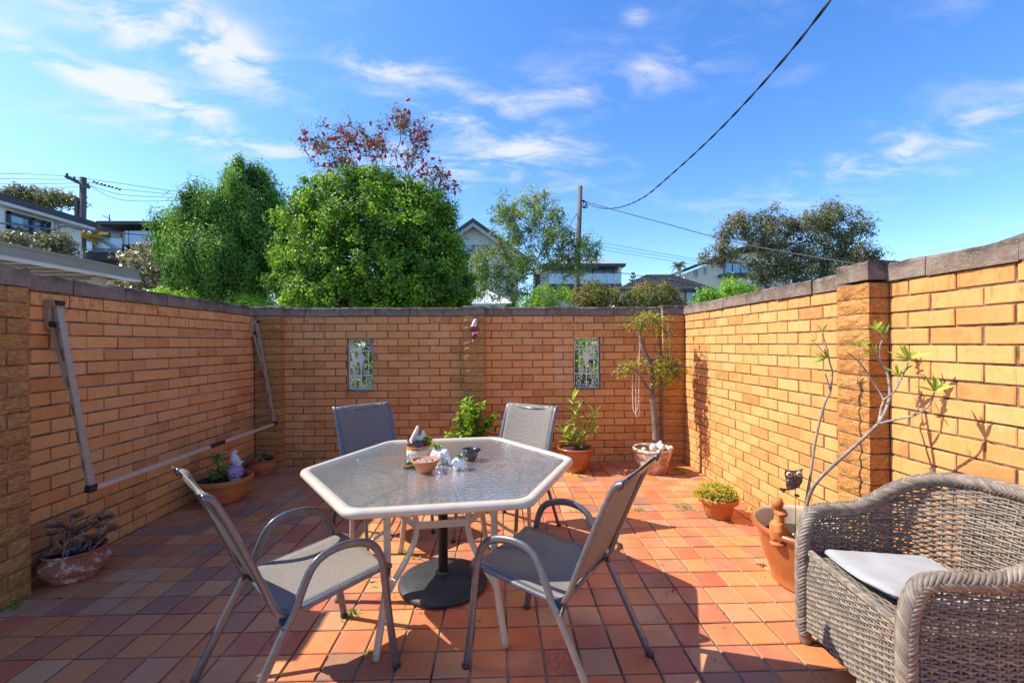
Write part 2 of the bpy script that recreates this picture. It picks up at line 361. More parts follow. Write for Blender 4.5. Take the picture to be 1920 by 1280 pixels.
for i in range(-24, 9):
    for j in range(-17, 17):
        x0 = .99+PITCH*i+.005; x1 = x0+TILE; y0 = 2.627+PITCH*j+.005; y1 = y0+TILE
        x0c, x1c = max(x0, XL+.004), min(x1, XR-.004)
        if x1c-x0c < .03: continue
        yc = (y0+y1)/2-.008*((x0+x1)/2+.6); yt = yc+TILE/2
        d = TILE
        if yt > YB-.004: d = YB-.004-(yc-TILE/2); yc = (yc-TILE/2+YB-.004)/2
        if d < .03 or yc < -1.1: continue
        cands.append(((x0c+x1c)/2, yc, x1c-x0c, d))
def inview(p):
    q = proj(p); return q[2] > .3 and -30 < q[0] < 1950 and -30 < q[1] < 1310
vis = [c for c in cands if inview((c[0], c[1], 0))]; vis.sort(key=lambda c: proj((c[0], c[1], 0))[2])
single = set(vis[:300]); tcache = {}; jm = MB()
rt = random.Random(3)
for c in cands:
    key = (round(c[2], 2), round(c[3], 2), rt.randrange(6))
    ang = rt.uniform(-.006, .006); dz = rt.uniform(-.0012, .0012)
    if c in single:
        if key not in tcache:
            V, F = tile_mesh(c[2], c[3], hash(key) & 255); tcache[key] = MB().add(V, F).mesh('tile')
        o = link('tile', tcache[key], MATS['terracotta_tile'], floor, (c[0], c[1], dz), ang); o.rotation_euler = (rt.uniform(-.006, .006), rt.uniform(-.006, .006), ang)
    else:
        V, F = tile_mesh(c[2], c[3], rt.randrange(99)); V = np.array(V); V[:, :2] = V[:, :2]+np.array([c[0], c[1]]); V[:, 2] += dz
        jm.add(V, F, rt.random())
jm.build('tile_field', MATS['terracotta_tile'], floor, kind='stuff')

def brick_geo(L, H, D, rough=False, seed=0):
    """front at y=0 facing -y, centred in x and z; front edges chamfered and a little uneven"""
    r = random.Random(seed); c = .0035
    if not rough:
        j = lambda: r.uniform(-.0012, .0012)
        V = [(-L/2, D, -H/2), (L/2, D, -H/2), (L/2, D, H/2), (-L/2, D, H/2), (-L/2+j(), c, -H/2+j()), (L/2+j(), c, -H/2+j()), (L/2+j(), c, H/2+j()), (-L/2+j(), c, H/2+j()),
             (-L/2+c, j(), -H/2+c), (L/2-c, j(), -H/2+c), (L/2-c, j(), H/2-c), (-L/2+c, j(), H/2-c)]
        F = [(8, 9, 10, 11)]+[(a+4, (a+1) % 4+4, (a+1) % 4+8, a+8) for a in range(4)]+[(a, (a+1) % 4, (a+1) % 4+4, a+4) for a in range(4)]
        return V, F
    nx, nz = 5, 3; V = []; F = []
    for k in range(nz+1):
        for i in range(nx+1):
            e = i in (0, nx) or k in (0, nz)
            V.append((-L/2+L*i/nx+(0 if i in (0, nx) else r.uniform(-.006, .006)), .006 if e else r.uniform(-.008, .004), -H/2+H*k/nz+(0 if k in (0, nz) else r.uniform(-.006, .006))))
    for k in range(nz):
        for i in range(nx): a = k*(nx+1)+i; F.append((a, a+1, a+nx+2, a+nx+1))
    b = len(V); V += [(-L/2, D, -H/2), (L/2, D, -H/2), (L/2, D, H/2), (-L/2, D, H/2)]
    F.append((b, *[i for i in range(nx, -1, -1)], b+1)[::1]); F[-1] = tuple([b, b+1]+list(range(nx, -1, -1)))
    t0 = nz*(nx+1); F.append(tuple([b+2, b+3]+list(range(t0, t0+nx+1))))
    F.append(tuple([b+3, b]+[k*(nx+1) for k in range(nz+1)])); F.append(tuple([b+1, b+2]+[k*(nx+1)+nx for k in range(nz, -1, -1)]))
    return V, F
bcache = {}
def brick_me(L, H, D, rough, v):
    k = (round(L/.004), round(H, 3), round(D, 3), rough, v)
    if k not in bcache: bcache[k] = MB().add(*brick_geo(L, H, D, rough, hash(k) & 1023)).mesh('brick')
    return bcache[k]
COURSE, NCO, ZTOP = .086, 20, 1.714
def wall(name, label, loc, rotz, length, phase, gaps=(), holes=(), world=None, copphase=0., x_start=0.):
    """wall in its own frame: x along it, y into it, front at y=0; phase: a joint of the top course"""
    t = thing(name, label, 'wall', loc, rotz); rw = random.Random(hash(name) & 0xffff if False else len(name)*7)
    core = MB()
    if not holes: core.bx(x_start, length, .008, .11, -.3, ZTOP)
    else:
        xs = [x_start]
        for (a, b, z0, z1) in holes:
            core.bx(xs[-1], a, .008, .11, -.3, ZTOP); core.bx(a, b, .008, .11, -.3, z0); core.bx(a, b, .008, .11, z1, ZTOP); xs.append(b)
        core.bx(xs[-1], length, .008, .11, -.3, ZTOP)
    core.bx(x_start, length, .004, .10, ZTOP-.002, ZTOP+.088)
    core.build('mortar_bed', MATS['mortar'], t)
    L = []
    for row in range(NCO):
        zc = ZTOP-COURSE*(row+.5); ph = phase+(.12 if row % 2 else 0)+rw.uniform(-.004, .004)
        k0 = math.floor((x_start-ph)/.24); x = ph+.24*k0
        while x < length:
            segs = [(x+.005, x+.235)]; x += .24
            cut = [(-99, x_start+.002), (length-.002, 99)]+list(gaps)+[(a-.006, b+.006) for a, b, z0, z1 in holes if zc+.035 > z0 and zc-.035 < z1]
            for a, b in cut:
                ns = []
                for s0, s1 in segs:
                    if b <= s0 or a >= s1: ns.append((s0, s1)); continue
                    if a > s0: ns.append((s0, a))
                    if b < s1: ns.append((b, s1))
                segs = ns
            for s0, s1 in segs:
                if s1-s0 > .03: L.append(((s0+s1)/2, zc, s1-s0))
    M4 = Matrix.Translation(loc) @ Matrix.Rotation(rotz, 4, 'Z')
    def score(b):
        p = M4 @ Vector((b[0], 0, b[1]))
        return proj(p)[2] if inview(p) else 1e6
    L.sort(key=score); jm = MB()
    for i, (x, z, l) in enumerate(L):
        dx, dy, dz = rw.uniform(-.002, .002), rw.uniform(-.002, .003), rw.uniform(-.0015, .0015)
        if i < 300 and score((x, z)) < 1e5:
            o = link('brick', brick_me(l, .076, .05, False, rw.randrange(5)), MATS['brick'], t, (x+dx, dy, z+dz)); o.rotation_euler = (rw.uniform(-.004, .004), rw.uniform(-.004, .004), rw.uniform(-.004, .004))
        else:
            V, F = brick_geo(l, .076, .05, False, rw.randrange(999)); jm.add(np.array(V)+np.array([x+dx, dy, z+dz]), F, rw.random())
    if jm.n: jm.build('far_brickwork', MATS['brick'], t, kind='stuff')
    # coping blocks
    x = x_start+copphase-.395*2
    while x < length:
        a, b = max(x+.004, x_start), min(x+.391, length); x += .395
        for g0, g1 in gaps:
            if a < g0 < b: b = g0-.003
            if a < g1 < b: a = g1+.003
            if g0 <= a and b <= g1: b = a
        if b-a < .05: continue
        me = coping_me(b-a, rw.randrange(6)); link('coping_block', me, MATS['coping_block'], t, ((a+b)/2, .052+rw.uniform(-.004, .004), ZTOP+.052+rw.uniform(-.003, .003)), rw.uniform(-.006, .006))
    return t
ccache = {}
def coping_me(L, v, D=.135, H=.098):
    k = (round(L, 2), v, D, H)
    if k in ccache: return ccache[k]
    r = random.Random(v*31+int(L*100)); n = 6; mb = MB(); V = []
    prof = [(-D/2, -H/2), (-D/2, H/2-.014), (-D/2+.012, H/2), (D/2-.012, H/2), (D/2, H/2-.014), (D/2, -H/2)]
    for i in range(n+1):
        for y, z in prof: V.append((-L/2+L*i/n+(r.uniform(-.006, .006) if 0 < i < n else 0), y+r.uniform(-.003, .003), z+(r.uniform(-.005, .004) if z > 0 else 0)))
    m = len(prof); F = [(i*m+a, (i+1)*m+a, (i+1)*m+a+1, i*m+a+1) for i in range(n) for a in range(m-1)]+[(i*m+m-1, (i+1)*m+m-1, (i+1)*m, i*m) for i in range(n)]
    F += [tuple(range(m)), tuple(range(n*m+m-1, n*m-1, -1))]
    ccache[k] = mb.add(V, [f[::-1] for f in F]).mesh('coping_block'); return ccache[k]
HOLES = [(-1.748-XL, -1.458-XL, .86, 1.452), (.879-XL, 1.183-XL, .86, 1.462)]
back_wall = wall('brick_wall', 'long orange brick back wall with two grille openings and dark coping', (XL, YB, 0), 0, XR-XL, -1.5263-XL, gaps=[(0, .275), (-.402-XL, -.165-XL), (1.897-XL, XR-XL)], holes=HOLES, copphase=.13)
left_wall = wall('brick_wall', 'shaded orange brick side wall behind the fold-down clothesline', (XL, 0, 0), R(90), YB-.004, 2.874, gaps=[(2.175, 2.525), (YB-.116, YB)], x_start=-.3, copphase=.02)
right_wall = wall('brick_wall', 'sunlit yellow-orange brick side wall behind the wicker armchair', (XR, YB, 0), R(-90), YB+.3, YB-2.953, gaps=[(YB-2.57, YB-2.342)], x_start=.0, copphase=.2)
# rough faced piers
def pier(label, loc, w, d, rotz=0, top=1.824, sides=(1, 1), half=True):
    """front face at local y=0 looking to -y, x from 0 to w, depth d"""
    t = thing('brick_pier', label, 'pier', loc, rotz); rp = random.Random(int(w*1000)+len(label))
    MB().bx(.008, w-.008, .009, d+.06, -.3, ZTOP).build('mortar_bed', MATS['mortar'], t)
    for row in range(NCO):
        z = ZTOP-COURSE*(row+.5)
        if w > .3: segs = [(0, w-.24), (w-.23, w)] if row % 2 else [(0, .23), (.24, w)]
        else: segs = [(0, w)]
        for k, (a, b) in enumerate(segs):
            o = link('brick', brick_me(b-a, .077, d-.002, True, rp.randrange(6)), MATS['rough_brick'], t, ((a+b)/2, rp.uniform(-.002, .002), z))
            o.rotation_euler = (rp.uniform(-.006, .006), 0, rp.uniform(-.006, .006))
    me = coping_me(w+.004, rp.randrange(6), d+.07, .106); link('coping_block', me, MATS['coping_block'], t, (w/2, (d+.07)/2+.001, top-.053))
    return t
pier('rough brick pier at left edge of the photo beside the clothesline', (XL+.12, 2.175, 0), .35, .12, R(90))
pier('rough brick pier in the far left corner of the courtyard', (XL+.004, YB-.115, 0), .276, .115)
pier('narrow rough brick pier with the bird ornament, middle of back wall', (-.402, YB-.10, 0), .237, .10)
pier('rough brick pier in the far right corner behind the potted tree', (1.900, YB-.10, 0), .248, .10)
pier('sunlit rough brick pier on right wall behind the leaning bare plant', (XR-.12, 2.57, 0), .228, .12, R(-90), top=1.835)
# ---------------------------------------------------------------- furniture
simple('frame_metal', (.15, .155, .165), (.11, .115, .125), 40, .32, .05, 400, .001, .6, metal=.35, coat=.25)
simple('dark_plastic', (.015, .015, .017), (.03, .03, .032), 40, .45, .1, 300, .001)
simple('table_paint', (.45, .40, .315), (.50, .45, .36), 14, .42, .08, 160, .001, .5, coat=.15)
simple('screw_metal', (.25, .19, .13), (.15, .1, .07), 60, .4, metal=.6)
simple('base_black', (.022, .024, .028), (.035, .038, .042), 26, .55, .5, 320, .002, .4)
def mat_sling():
    m, nt = newmat('sling_fabric'); tcx = nd(nt, 'ShaderNodeTexCoord').outputs['Object']
    b = nd(nt, 'ShaderNodeTexBrick', Scale=1.0); b.inputs['Color1'].default_value = (.50, .44, .375, 1); b.inputs['Color2'].default_value = (.40, .35, .30, 1); b.inputs['Mortar'].default_value = (.055, .05, .05, 1)
    b.inputs['Scale'].default_value = 1; b.inputs['Brick Width'].default_value = .0062; b.inputs['Row Height'].default_value = .0062; b.inputs['Mortar Size'].default_value = .0011; b.offset = .5
    sv = nd(nt, 'ShaderNodeSeparateXYZ'); nt.links.new(tcx, sv.inputs[0]); c = nd(nt, 'ShaderNodeCombineXYZ'); nt.links.new(sv.outputs[0], c.inputs[0])
    nt.links.new(mth(nt, 'ADD', sv.outputs[1], mth(nt, 'MULTIPLY', sv.outputs[2], 1.1)), c.inputs[1]); nt.links.new(c.outputs[0], b.inputs['Vector'])
    col = mixc(nt, maprange(nt, noise(nt, tcx, 7, 5), .4, .7, 0, .35), b.outputs[0], (.2, .19, .19))
    finish(nt, col, .62, b.outputs['Fac'], .4, .001, spec=.3, transl=.16, tcol=(.30, .27, .24)); return m
mat_sling()
def make_chair(label, loc, rotz):
    t = thing('patio_chair', label, 'chair', loc, rotz, 'sling chairs around the glass table')
    fm = MATS['frame_metal']; A = [(0, 0), (-.035, .228), (-.055, .40), (-.068, .48), (-.096, .545), (-.145, .582), (-.225, .600), (-.30, .592), (-.352, .558), (-.388, .49), (-.42, .41), (-.45, .365), (-.52, .235), (-.64, .002)]
    for s in (-1, 1):
        pts = smo([(s*.25, .32+a, z) for a, z in A], 4)
        cut = len(pts)*8//13
        MB().tube(pts, .0165, 10, ref=(0, 0, 1) if False else (1, 0, 0), ry=.0105, spin=.3).build('arm_and_legs', fm, t, True)
        for a, z in ((0, 0), (-.64, 0)): MB().lathe([(.017, 0), (.0175, .012), (.012, .013)], 10, (s*.25, .32+a, .0005)).build('foot_cap', MATS['dark_plastic'], t, True)
        B = [(-.012, .428), (-.05, .435), (-.22, .420), (-.40, .405), (-.445, .410), (-.475, .445), (-.515, .55), (-.58, .71), (-.645, .855), (-.668, .888), (-.69, .896)]
        MB().tube(smo([(s*.218, .32+a, z) for a, z in B], 4), .0125, 10, ref=(1, 0, 0), ry=.018).build('seat_rail', fm, t, True)
        MB().bar((s*.222, .32-.45, .40), (s*.252, .32-.45, .37), .02, .02).build('bracket', MATS['dark_plastic'], t)
        MB().bar((s*.222, .32-.03, .415), (s*.252, .32-.055, .415), .03, .022).build('bracket', MATS['dark_plastic'], t)
        MB().box((s*.218, .32-.692, .896), (.028, .006, .034), Matrix.Rotation(R(20), 4, 'X')).build('end_cap', MATS['dark_plastic'], t)
    MB().tube([(-.23, .29, .412), (.23, .29, .412)], .011, 8).build('front_stretcher', fm, t, True)
    MB().tube([(-.235, -.118, .392), (.235, -.118, .392)], .011, 8).build('rear_stretcher', fm, t, True)
    MB().tube([(-.21, -.345, .872), (.21, -.345, .872)], .011, 8).build('top_rail', fm, t, True)
    def sling(name, prof, sag, nx=14):
        P = smo([(0, .32+a, z) for a, z in prof], 5); n = len(P); V = []
        for k, p in enumerate(P):
            tt = k/(n-1)
            for i in range(nx+1):
                u = i/nx*2-1; g = sag*(1-u*u)*math.sin(math.pi*tt)
                nrm = Vector((0, -(P[min(k+1, n-1)]-P[max(k-1, 0)]).z, (P[min(k+1, n-1)]-P[max(k-1, 0)]).y)).normalized()
                V.append(tuple(Vector((u*.212, p.y, p.z))+nrm*g))
        F = [(k*(nx+1)+i, k*(nx+1)+i+1, (k+1)*(nx+1)+i+1, (k+1)*(nx+1)+i) for k in range(n-1) for i in range(nx)]
        o = MB().add(V, F).build(name, MATS['sling_fabric'], t, True)
        md = o.modifiers.new('thickness', 'SOLIDIFY'); md.thickness = .0022; md.offset = 0
    sling('seat_sling', [(-.008, .400), (-.002, .428), (-.02, .442), (-.06, .446), (-.22, .431), (-.40, .416), (-.452, .42)], .018)
    sling('back_sling', [(-.468, .45), (-.515, .565), (-.578, .72), (-.640, .868), (-.664, .898), (-.682, .90)], .02)
    return t
def place_chair(label, frontmid, face):
    f = Vector(face).normalized(); c = Vector(frontmid)-f*.32
    return make_chair(label, (c.x, c.y, 0), math.atan2(-f.x, f.y))
place_chair('grey sling chair nearest the left wall, its back to the camera left', (-.621, 2.073), (.716, .697))
place_chair('grey sling chair in front of the table, nearest the wicker armchair', (-.005, 2.085), (-.817, .577))
place_chair('grey sling chair behind the table on its left, facing the camera', (-.68, 3.07), (.645, -.764))
place_chair('grey sling chair behind the table on its right, pale back towards the back wall', (-.12, 2.93), (-.566, -.824))

# table
TC, TA = Vector((-.318, 2.455, 0)), R(6.5)
tab = thing('patio_table', 'hexagonal patio table with hammered glass top and cream metal frame', 'table', tuple(TC), TA)
def hexpath(r, z, rc, k=5):
    out = []
    for i in range(6):
        a = i*math.pi/3; c = Vector((math.cos(a), math.sin(a), 0))*r
        p = Vector((math.cos(a-math.pi/3), math.sin(a-math.pi/3), 0))*r; q = Vector((math.cos(a+math.pi/3), math.sin(a+math.pi/3), 0))*r
        A = c+(p-c).normalized()*rc; B = c+(q-c).normalized()*rc
        for j in range(k+1): s = j/k; out.append((A*(1-s)+c*s)*(1-s)+(c*(1-s)+B*s)*s+Vector((0, 0, z)))
    return out
RR = .765
rings = [(RR-.058, .704, .05), (RR-.058, .712, .05), (RR-.048, .7205, .052), (RR-.02, .7225, .055), (RR-.006, .717, .058), (RR, .705, .06), (RR-.002, .695, .06), (RR-.010, .686, .058), (RR-.03, .683, .055), (RR-.045, .685, .052)]
V = []; 
for r, z, rc in rings: V += [tuple(p) for p in hexpath(r, z, rc)]
m = len(V)//len(rings); nr = len(rings)
F = [(((i+1) % nr)*m+(j+1) % m, ((i+1) % nr)*m+j, i*m+j, i*m+(j+1) % m) for i in range(nr) for j in range(m)]
MB().add(V, [f[::-1] for f in F]).build('rim', MATS['table_paint'], tab, True)
def mat_glass():
    m, nt = newmat('hammered_glass'); v = coords(nt, 'obj')
    vo = nd(nt, 'ShaderNodeTexVoronoi', feature='SMOOTH_F1', Scale=58.0); nt.links.new(v, vo.inputs['Vector'])
    h = mth(nt, 'ADD', vo.outputs['Distance'], mth(nt, 'MULTIPLY', noise(nt, v, 60, 3), .8))
    bn = nd(nt, 'ShaderNodeBump', Strength=.42, Distance=.005); nt.links.new(h, bn.inputs['Height'])
    g = nd(nt, 'ShaderNodeBsdfGlossy', Roughness=.13); g.inputs[0].default_value = (.95, .97, 1, 1); nt.links.new(bn.outputs[0], g.inputs['Normal'])
    rf = nd(nt, 'ShaderNodeBsdfRefraction', Roughness=.10, IOR=1.35); rf.inputs[0].default_value = (.72, .82, .86, 1); nt.links.new(bn.outputs[0], rf.inputs['Normal'])
    tr = nd(nt, 'ShaderNodeBsdfTransparent'); tr.inputs[0].default_value = (.56, .66, .70, 1)
    df = nd(nt, 'ShaderNodeBsdfDiffuse'); df.inputs[0].default_value = (.46, .54, .54, 1); nt.links.new(bn.outputs[0], df.inputs['Normal'])
    fr = nd(nt, 'ShaderNodeFresnel', IOR=1.5); nt.links.new(bn.outputs[0], fr.inputs['Normal'])
    m1 = nd(nt, 'ShaderNodeMixShader', Fac=.5); nt.links.new(rf.outputs[0], m1.inputs[1]); nt.links.new(tr.outputs[0], m1.inputs[2])
    m0 = nd(nt, 'ShaderNodeMixShader', Fac=.34); nt.links.new(m1.outputs[0], m0.inputs[1]); nt.links.new(df.outputs[0], m0.inputs[2])
    m2 = nd(nt, 'ShaderNodeMixShader'); nt.links.new(mth(nt, 'ADD', mth(nt, 'MULTIPLY', fr.outputs[0], 1.7), .17, clamp=True), m2.inputs[0]); nt.links.new(m0.outputs[0], m2.inputs[1]); nt.links.new(g.outputs[0], m2.inputs[2])
    o = nd(nt, 'ShaderNodeOutputMaterial'); nt.links.new(m2.outputs[0], o.inputs[0])
mat_glass()
top = [tuple(p) for p in hexpath(RR-.054, .7135, .048)]; bot = [tuple(p) for p in hexpath(RR-.054, .7075, .048)]; k = len(top)
MB().add(top, [tuple(range(k))]).build('glass_top', MATS['hammered_glass'], tab)
for i in range(6):
    a = i*math.pi/3; e = Vector((math.cos(a), math.sin(a), 0)); n = (-e.y, e.x, 0)
    pl = smo([e*.492+Vector((0, 0, .672)), e*.490+Vector((0, 0, .50)), e*.492+Vector((0, 0, .34)), e*.515+Vector((0, 0, .22)), e*.575+Vector((0, 0, .004))], 5)
    MB().tube(pl, .011, 8, ref=n, ry=.0185, spin=math.pi/8).build('leg', MATS['table_paint'], tab, True)
    pb = smo([e*.70+Vector((0, 0, .692)), e*.55+Vector((0, 0, .692)), e*.40+Vector((0, 0, .682)), e*.315+Vector((0, 0, .61)), e*.262+Vector((0, 0, .50)), e*.272+Vector((0, 0, .41)), e*.34+Vector((0, 0, .345)), e*.42+Vector((0, 0, .295)), e*.50+Vector((0, 0, .255))], 5)
    br = MB().tube(pb, .0075, 8, ref=n, ry=.017, spin=math.pi/8).build('curved_brace', MATS['table_paint'], tab, True)
    MB().lathe([(.006, 0), (.006, .004), (.002, .006)], 8, tuple(e*.47+Vector((0, 0, .7)))).build('rivet', MATS['screw_metal'], br)
    a2 = a+math.pi/3; e2 = Vector((math.cos(a2), math.sin(a2), 0))
    MB().bar(e*.265+Vector((0, 0, .475)), e2*.265+Vector((0, 0, .475)), .010, .034).build('ring_bar', MATS['table_paint'], tab)
# umbrella base
ub = thing('umbrella_base', 'round black umbrella base with upright tube under the table', 'umbrella base', (-.33, 2.545, 0))
MB().lathe([(.235, .0), (.252, .004), (.256, .018), (.250, .028), (.22, .040), (.16, .052), (.08, .060), (.04, .063)], 48).build('weight', MATS['base_black'], ub, True)
MB().lathe([(.046, .060), (.046, .070), (.040, .076), (.034, .078), (.030, .080)], 24).build('collar', MATS['base_black'], ub, True)
MB().lathe([(.0275, .06), (.0275, .43), (.030, .43), (.030, .445), (.024, .446), (.024, .30)], 24).build('tube', MATS['base_black'], ub, True)

# ---------------------------------------------------------------- wicker armchair
def mat_wicker():
    m, nt = newmat('wicker'); a = nd(nt, 'ShaderNodeAttribute', attribute_name='tint'); v = coords(nt)
    f = mth(nt, 'ADD', mth(nt, 'MULTIPLY', a.outputs['Fac'], .55), mth(nt, 'MULTIPLY', noise(nt, v, 34, 5, .7), .7))
    col = ramp(nt, f, [(.08, (.05, .040, .034)), (.3, (.105, .086, .07)), (.5, (.20, .16, .12)), (.65, (.135, .12, .112)), (.82, (.27, .22, .165)), (1, (.20, .18, .165))])
    finish(nt, col, .55, noise(nt, v, 300, 3), .25, .001, spec=.35)
mat_wicker()
simple('cushion_cloth', (.29, .295, .305), (.33, .335, .345), 9, .9, .5, 700, .0012, .2, sheen=.2)
simple('wrapped_cane', (.20, .16, .125), (.12, .095, .075), 60, .6)
wc = thing('wicker_armchair', 'grey weathered wicker armchair standing against the sunlit right wall', 'armchair', (1.672, 1.655, 0), R(83.9))
# plan of the shell, from the far front post round the back to the near front post
plan = smo([(.285, .30, 0), (.300, .15, 0), (.305, .0, 0), (.292, -.13, 0), (.235, -.25, 0), (.13, -.318, 0), (0, -.338, 0), (-.13, -.318, 0), (-.235, -.25, 0), (-.292, -.13, 0), (-.305, .0, 0), (-.300, .15, 0), (-.285, .30, 0)], 12)
PP = np.array([tuple(p) for p in plan]); SL = np.concatenate([[0], np.cumsum(np.linalg.norm(np.diff(PP, axis=0), axis=1))]); UL = SL[-1]
def plan_at(u):
    x = np.interp(u, SL, PP[:, 0]); y = np.interp(u, SL, PP[:, 1]); e = .01
    tx = np.interp(u+e, SL, PP[:, 0])-np.interp(u-e, SL, PP[:, 0]); ty = np.interp(u+e, SL, PP[:, 1])-np.interp(u-e, SL, PP[:, 1])
    l = np.hypot(tx, ty); return x, y, -(-ty/l)*-1*-1, (tx/l)*-1*-1  # outward normal fixed below
def shell(u, z, off=0.):
    x, y, _, _ = plan_at(u); e = .008
    tx = np.interp(u+e, SL, PP[:, 0])-np.interp(u-e, SL, PP[:, 0]); ty = np.interp(u+e, SL, PP[:, 1])-np.interp(u-e, SL, PP[:, 1]); l = np.hypot(tx, ty)+1e-9
    nx, ny = -ty/l, tx/l          # path runs far->back->near, this points outwards
    s = np.sign(nx*x+ny*(y+.0)+1e-9); nx, ny = nx*s, ny*s
    back = np.clip((.06-y)/.36, 0, 1); back = back*back*(3-2*back)
    frontness = np.clip((y-.12)/.18, 0, 1)
    low = np.clip((.36-z)/.36, 0, 1); hi = np.clip((z-.36)/.5, 0, 1)
    o = off+(.055*low**1.6*(1-.75*frontness)+(.03+.075*back)*hi**1.2*(1-.6*frontness))
    return np.stack([x+nx*o, y+ny*o, np.broadcast_to(z, x.shape)], -1)
def Hrim(u):
    x, y, _, _ = plan_at(u); b = np.clip((.12-y)/.44, 0, 1); b = b*b*(3-2*b)
    fr = np.clip((y-.215)/.085, 0, 1)
    return .605+.165*b+.012*np.clip((y-.05)/.2, 0, 1)-.16*fr**2.2
NST = 60; ust = np.linspace(.012, UL-.012, NST); pitch = ust[1]-ust[0]
mb = MB()
for k, u in enumerate(ust):
    z = np.linspace(.045, float(Hrim(np.array([u]))[0]), 12); mb.tube(shell(np.full(12, u), z), .0042, 5, tint=random.random(), cap=False)
mb.build('upright_stakes', MATS['wicker'], wc, True, kind='stuff')
mb = MB(); z = .05; row = 0; us = np.arange(.004, UL-.004, pitch/3.); H = Hrim(us)
while z < .80:
    ok = H > z+.006; i = 0
    while i < len(us):
        if not ok[i]: i += 1; continue
        j = i
        while j < len(us) and ok[j]: j += 1
        if j-i > 3:
            u = us[i:j]; ph = np.cos(np.pi*((u-ust[0])/pitch+row)); zz_ = z+.0016*np.sin(u*31+row*1.7)+.0012*np.sin(u*83+row*4.1)+random.uniform(-.0012, .0012)
            P = shell(u, zz_, .0050*ph)
            mb.tube(P, .0049, 6, tint=random.random(), ry=.0051, cap=False)
        i = j
    z += .0107; row += 1
mb.build('woven_shell', MATS['wicker'], wc, True, kind='stuff')
# front panel
mb = MB(); xs = np.linspace(-.272, .272, 76)
def fy(x, z): return .302+.018*(1-(x/.28)**2)-.02*np.clip((z-.33)/.1, 0, 1)
zrow = 0; z = .075
while z < .425:
    lo = .07+.045*(1-(xs/.28)**2); m_ = lo < z+.004
    for seg in ([m_] if m_.all() else [m_ & (xs < 0), m_ & (xs > 0)]):
        if seg.sum() < 3: continue
        x = xs[seg]; P = np.stack([x, fy(x, z)+.005*np.cos(np.pi*(x/.027+zrow)), np.full(x.shape, z)], -1)
        mb.tube(P, .0049, 6, tint=random.random(), cap=False)
    z += .0107; zrow += 1
for x in np.arange(-.27, .271, .027):
    lo = .07+.045*(1-(x/.28)**2); zz_ = np.linspace(lo, .425, 8); mb.tube(np.stack([np.full(8, x), fy(np.full(8, x), zz_), zz_], -1), .004, 5, tint=random.random(), cap=False)
mb.build('front_panel', MATS['wicker'], wc, True, kind='stuff')
def plait(mb, path, r, step=.019, rs=.0078, reach=.085, span=2.3, up=None):
    """strands laid over a core in a herringbone, both sides"""
    P = np.array([tuple(p) for p in path]); s = np.concatenate([[0], np.cumsum(np.linalg.norm(np.diff(P, axis=0), axis=1))]); L = s[-1]
    T = np.gradient(P, axis=0); T /= np.linalg.norm(T, axis=1)[:, None]
    mb.tube(P, r*.78, 8, tint=.3)
    A = np.array([0, 0, 1.]); U = []; u = up if up is not None else np.array([0., 0, 1.])
    u = np.array(u, float)
    for i in range(len(P)):
        u = u-T[i]*(u@T[i]); u /= np.linalg.norm(u); U.append(u)
    U = np.array(U); W = np.cross(T, U)
    def pt(q, a):
        c = np.array([np.interp(q, s, P[:, i]) for i in range(3)]).T; uu = np.array([np.interp(q, s, U[:, i]) for i in range(3)]).T; ww = np.array([np.interp(q, s, W[:, i]) for i in range(3)]).T
        return c+r*(np.cos(a)[:, None]*uu+np.sin(a)[:, None]*ww)
    q0 = -.03
    while q0 < L:
        for b in range(4):          # bands slanting this way and that: a plait from every side
            k = np.linspace(0, 1, 8); kk = k if b % 2 == 0 else 1-k
            q = np.clip(q0+reach*kk+random.uniform(-.002, .002), 0, L); a = (b-.12+1.24*k)*np.pi/2+.4
            mb.tube(pt(q, a), rs*random.uniform(.9, 1.1)*np.sin(np.pi*np.clip(.14+.72*k, 0, 1))**.6, 6, tint=random.random(), cap=False)
        q0 += step
    return mb
def rimpath():
    uu = np.linspace(.10, UL-.10, 60); top = shell(uu, Hrim(uu)+.004); 
    a, b = top[0], top[-1]
    A = [(.292, .305, .05), (.290, .308, .20), (.290, .308, .36), (.292, .304, .47), (.296, .285, .555), (.303, .240, .605)]
    B = [(-x, y, z) for x, y, z in A][::-1]
    return smo(A+[tuple(p) for p in top[3:-3:3]]+B, 4)
plait(MB(), rimpath(), .0235, .0165, .0088, .055, up=(0, 1, 0)).build('plaited_rim', MATS['wicker'], wc, True, kind='stuff')
plait(MB(), smo([(-.265, .285, .425), (-.1, .298, .43), (.1, .298, .43), (.265, .285, .425)], 10), .012, .014, .0055, .035).build('seat_edge', MATS['wicker'], wc, True, kind='stuff')
mb = MB()
for k, y in enumerate(np.arange(-.30, .295, .011)):
    hw = .285 if y > -.1 else .285*math.sqrt(max(.05, 1-((y+.1)/.22)**2)); x = np.linspace(-hw, hw, 30)
    mb.tube(np.stack([x, np.full(30, y), .405+.004*np.cos(np.pi*(x/.04+k))], -1), .0048, 5, tint=random.random(), cap=False)
mb.build('seat_weave', MATS['wicker'], wc, True, kind='stuff')
for x, y in ((.288, .30), (-.288, .30), (.2, -.27), (-.2, -.27)):
    MB().lathe([(.020, .0005), (.024, .012), (.027, .05), (.026, .085)], 14, (x, y, 0)).build('foot', MATS['wrapped_cane'], wc, True)
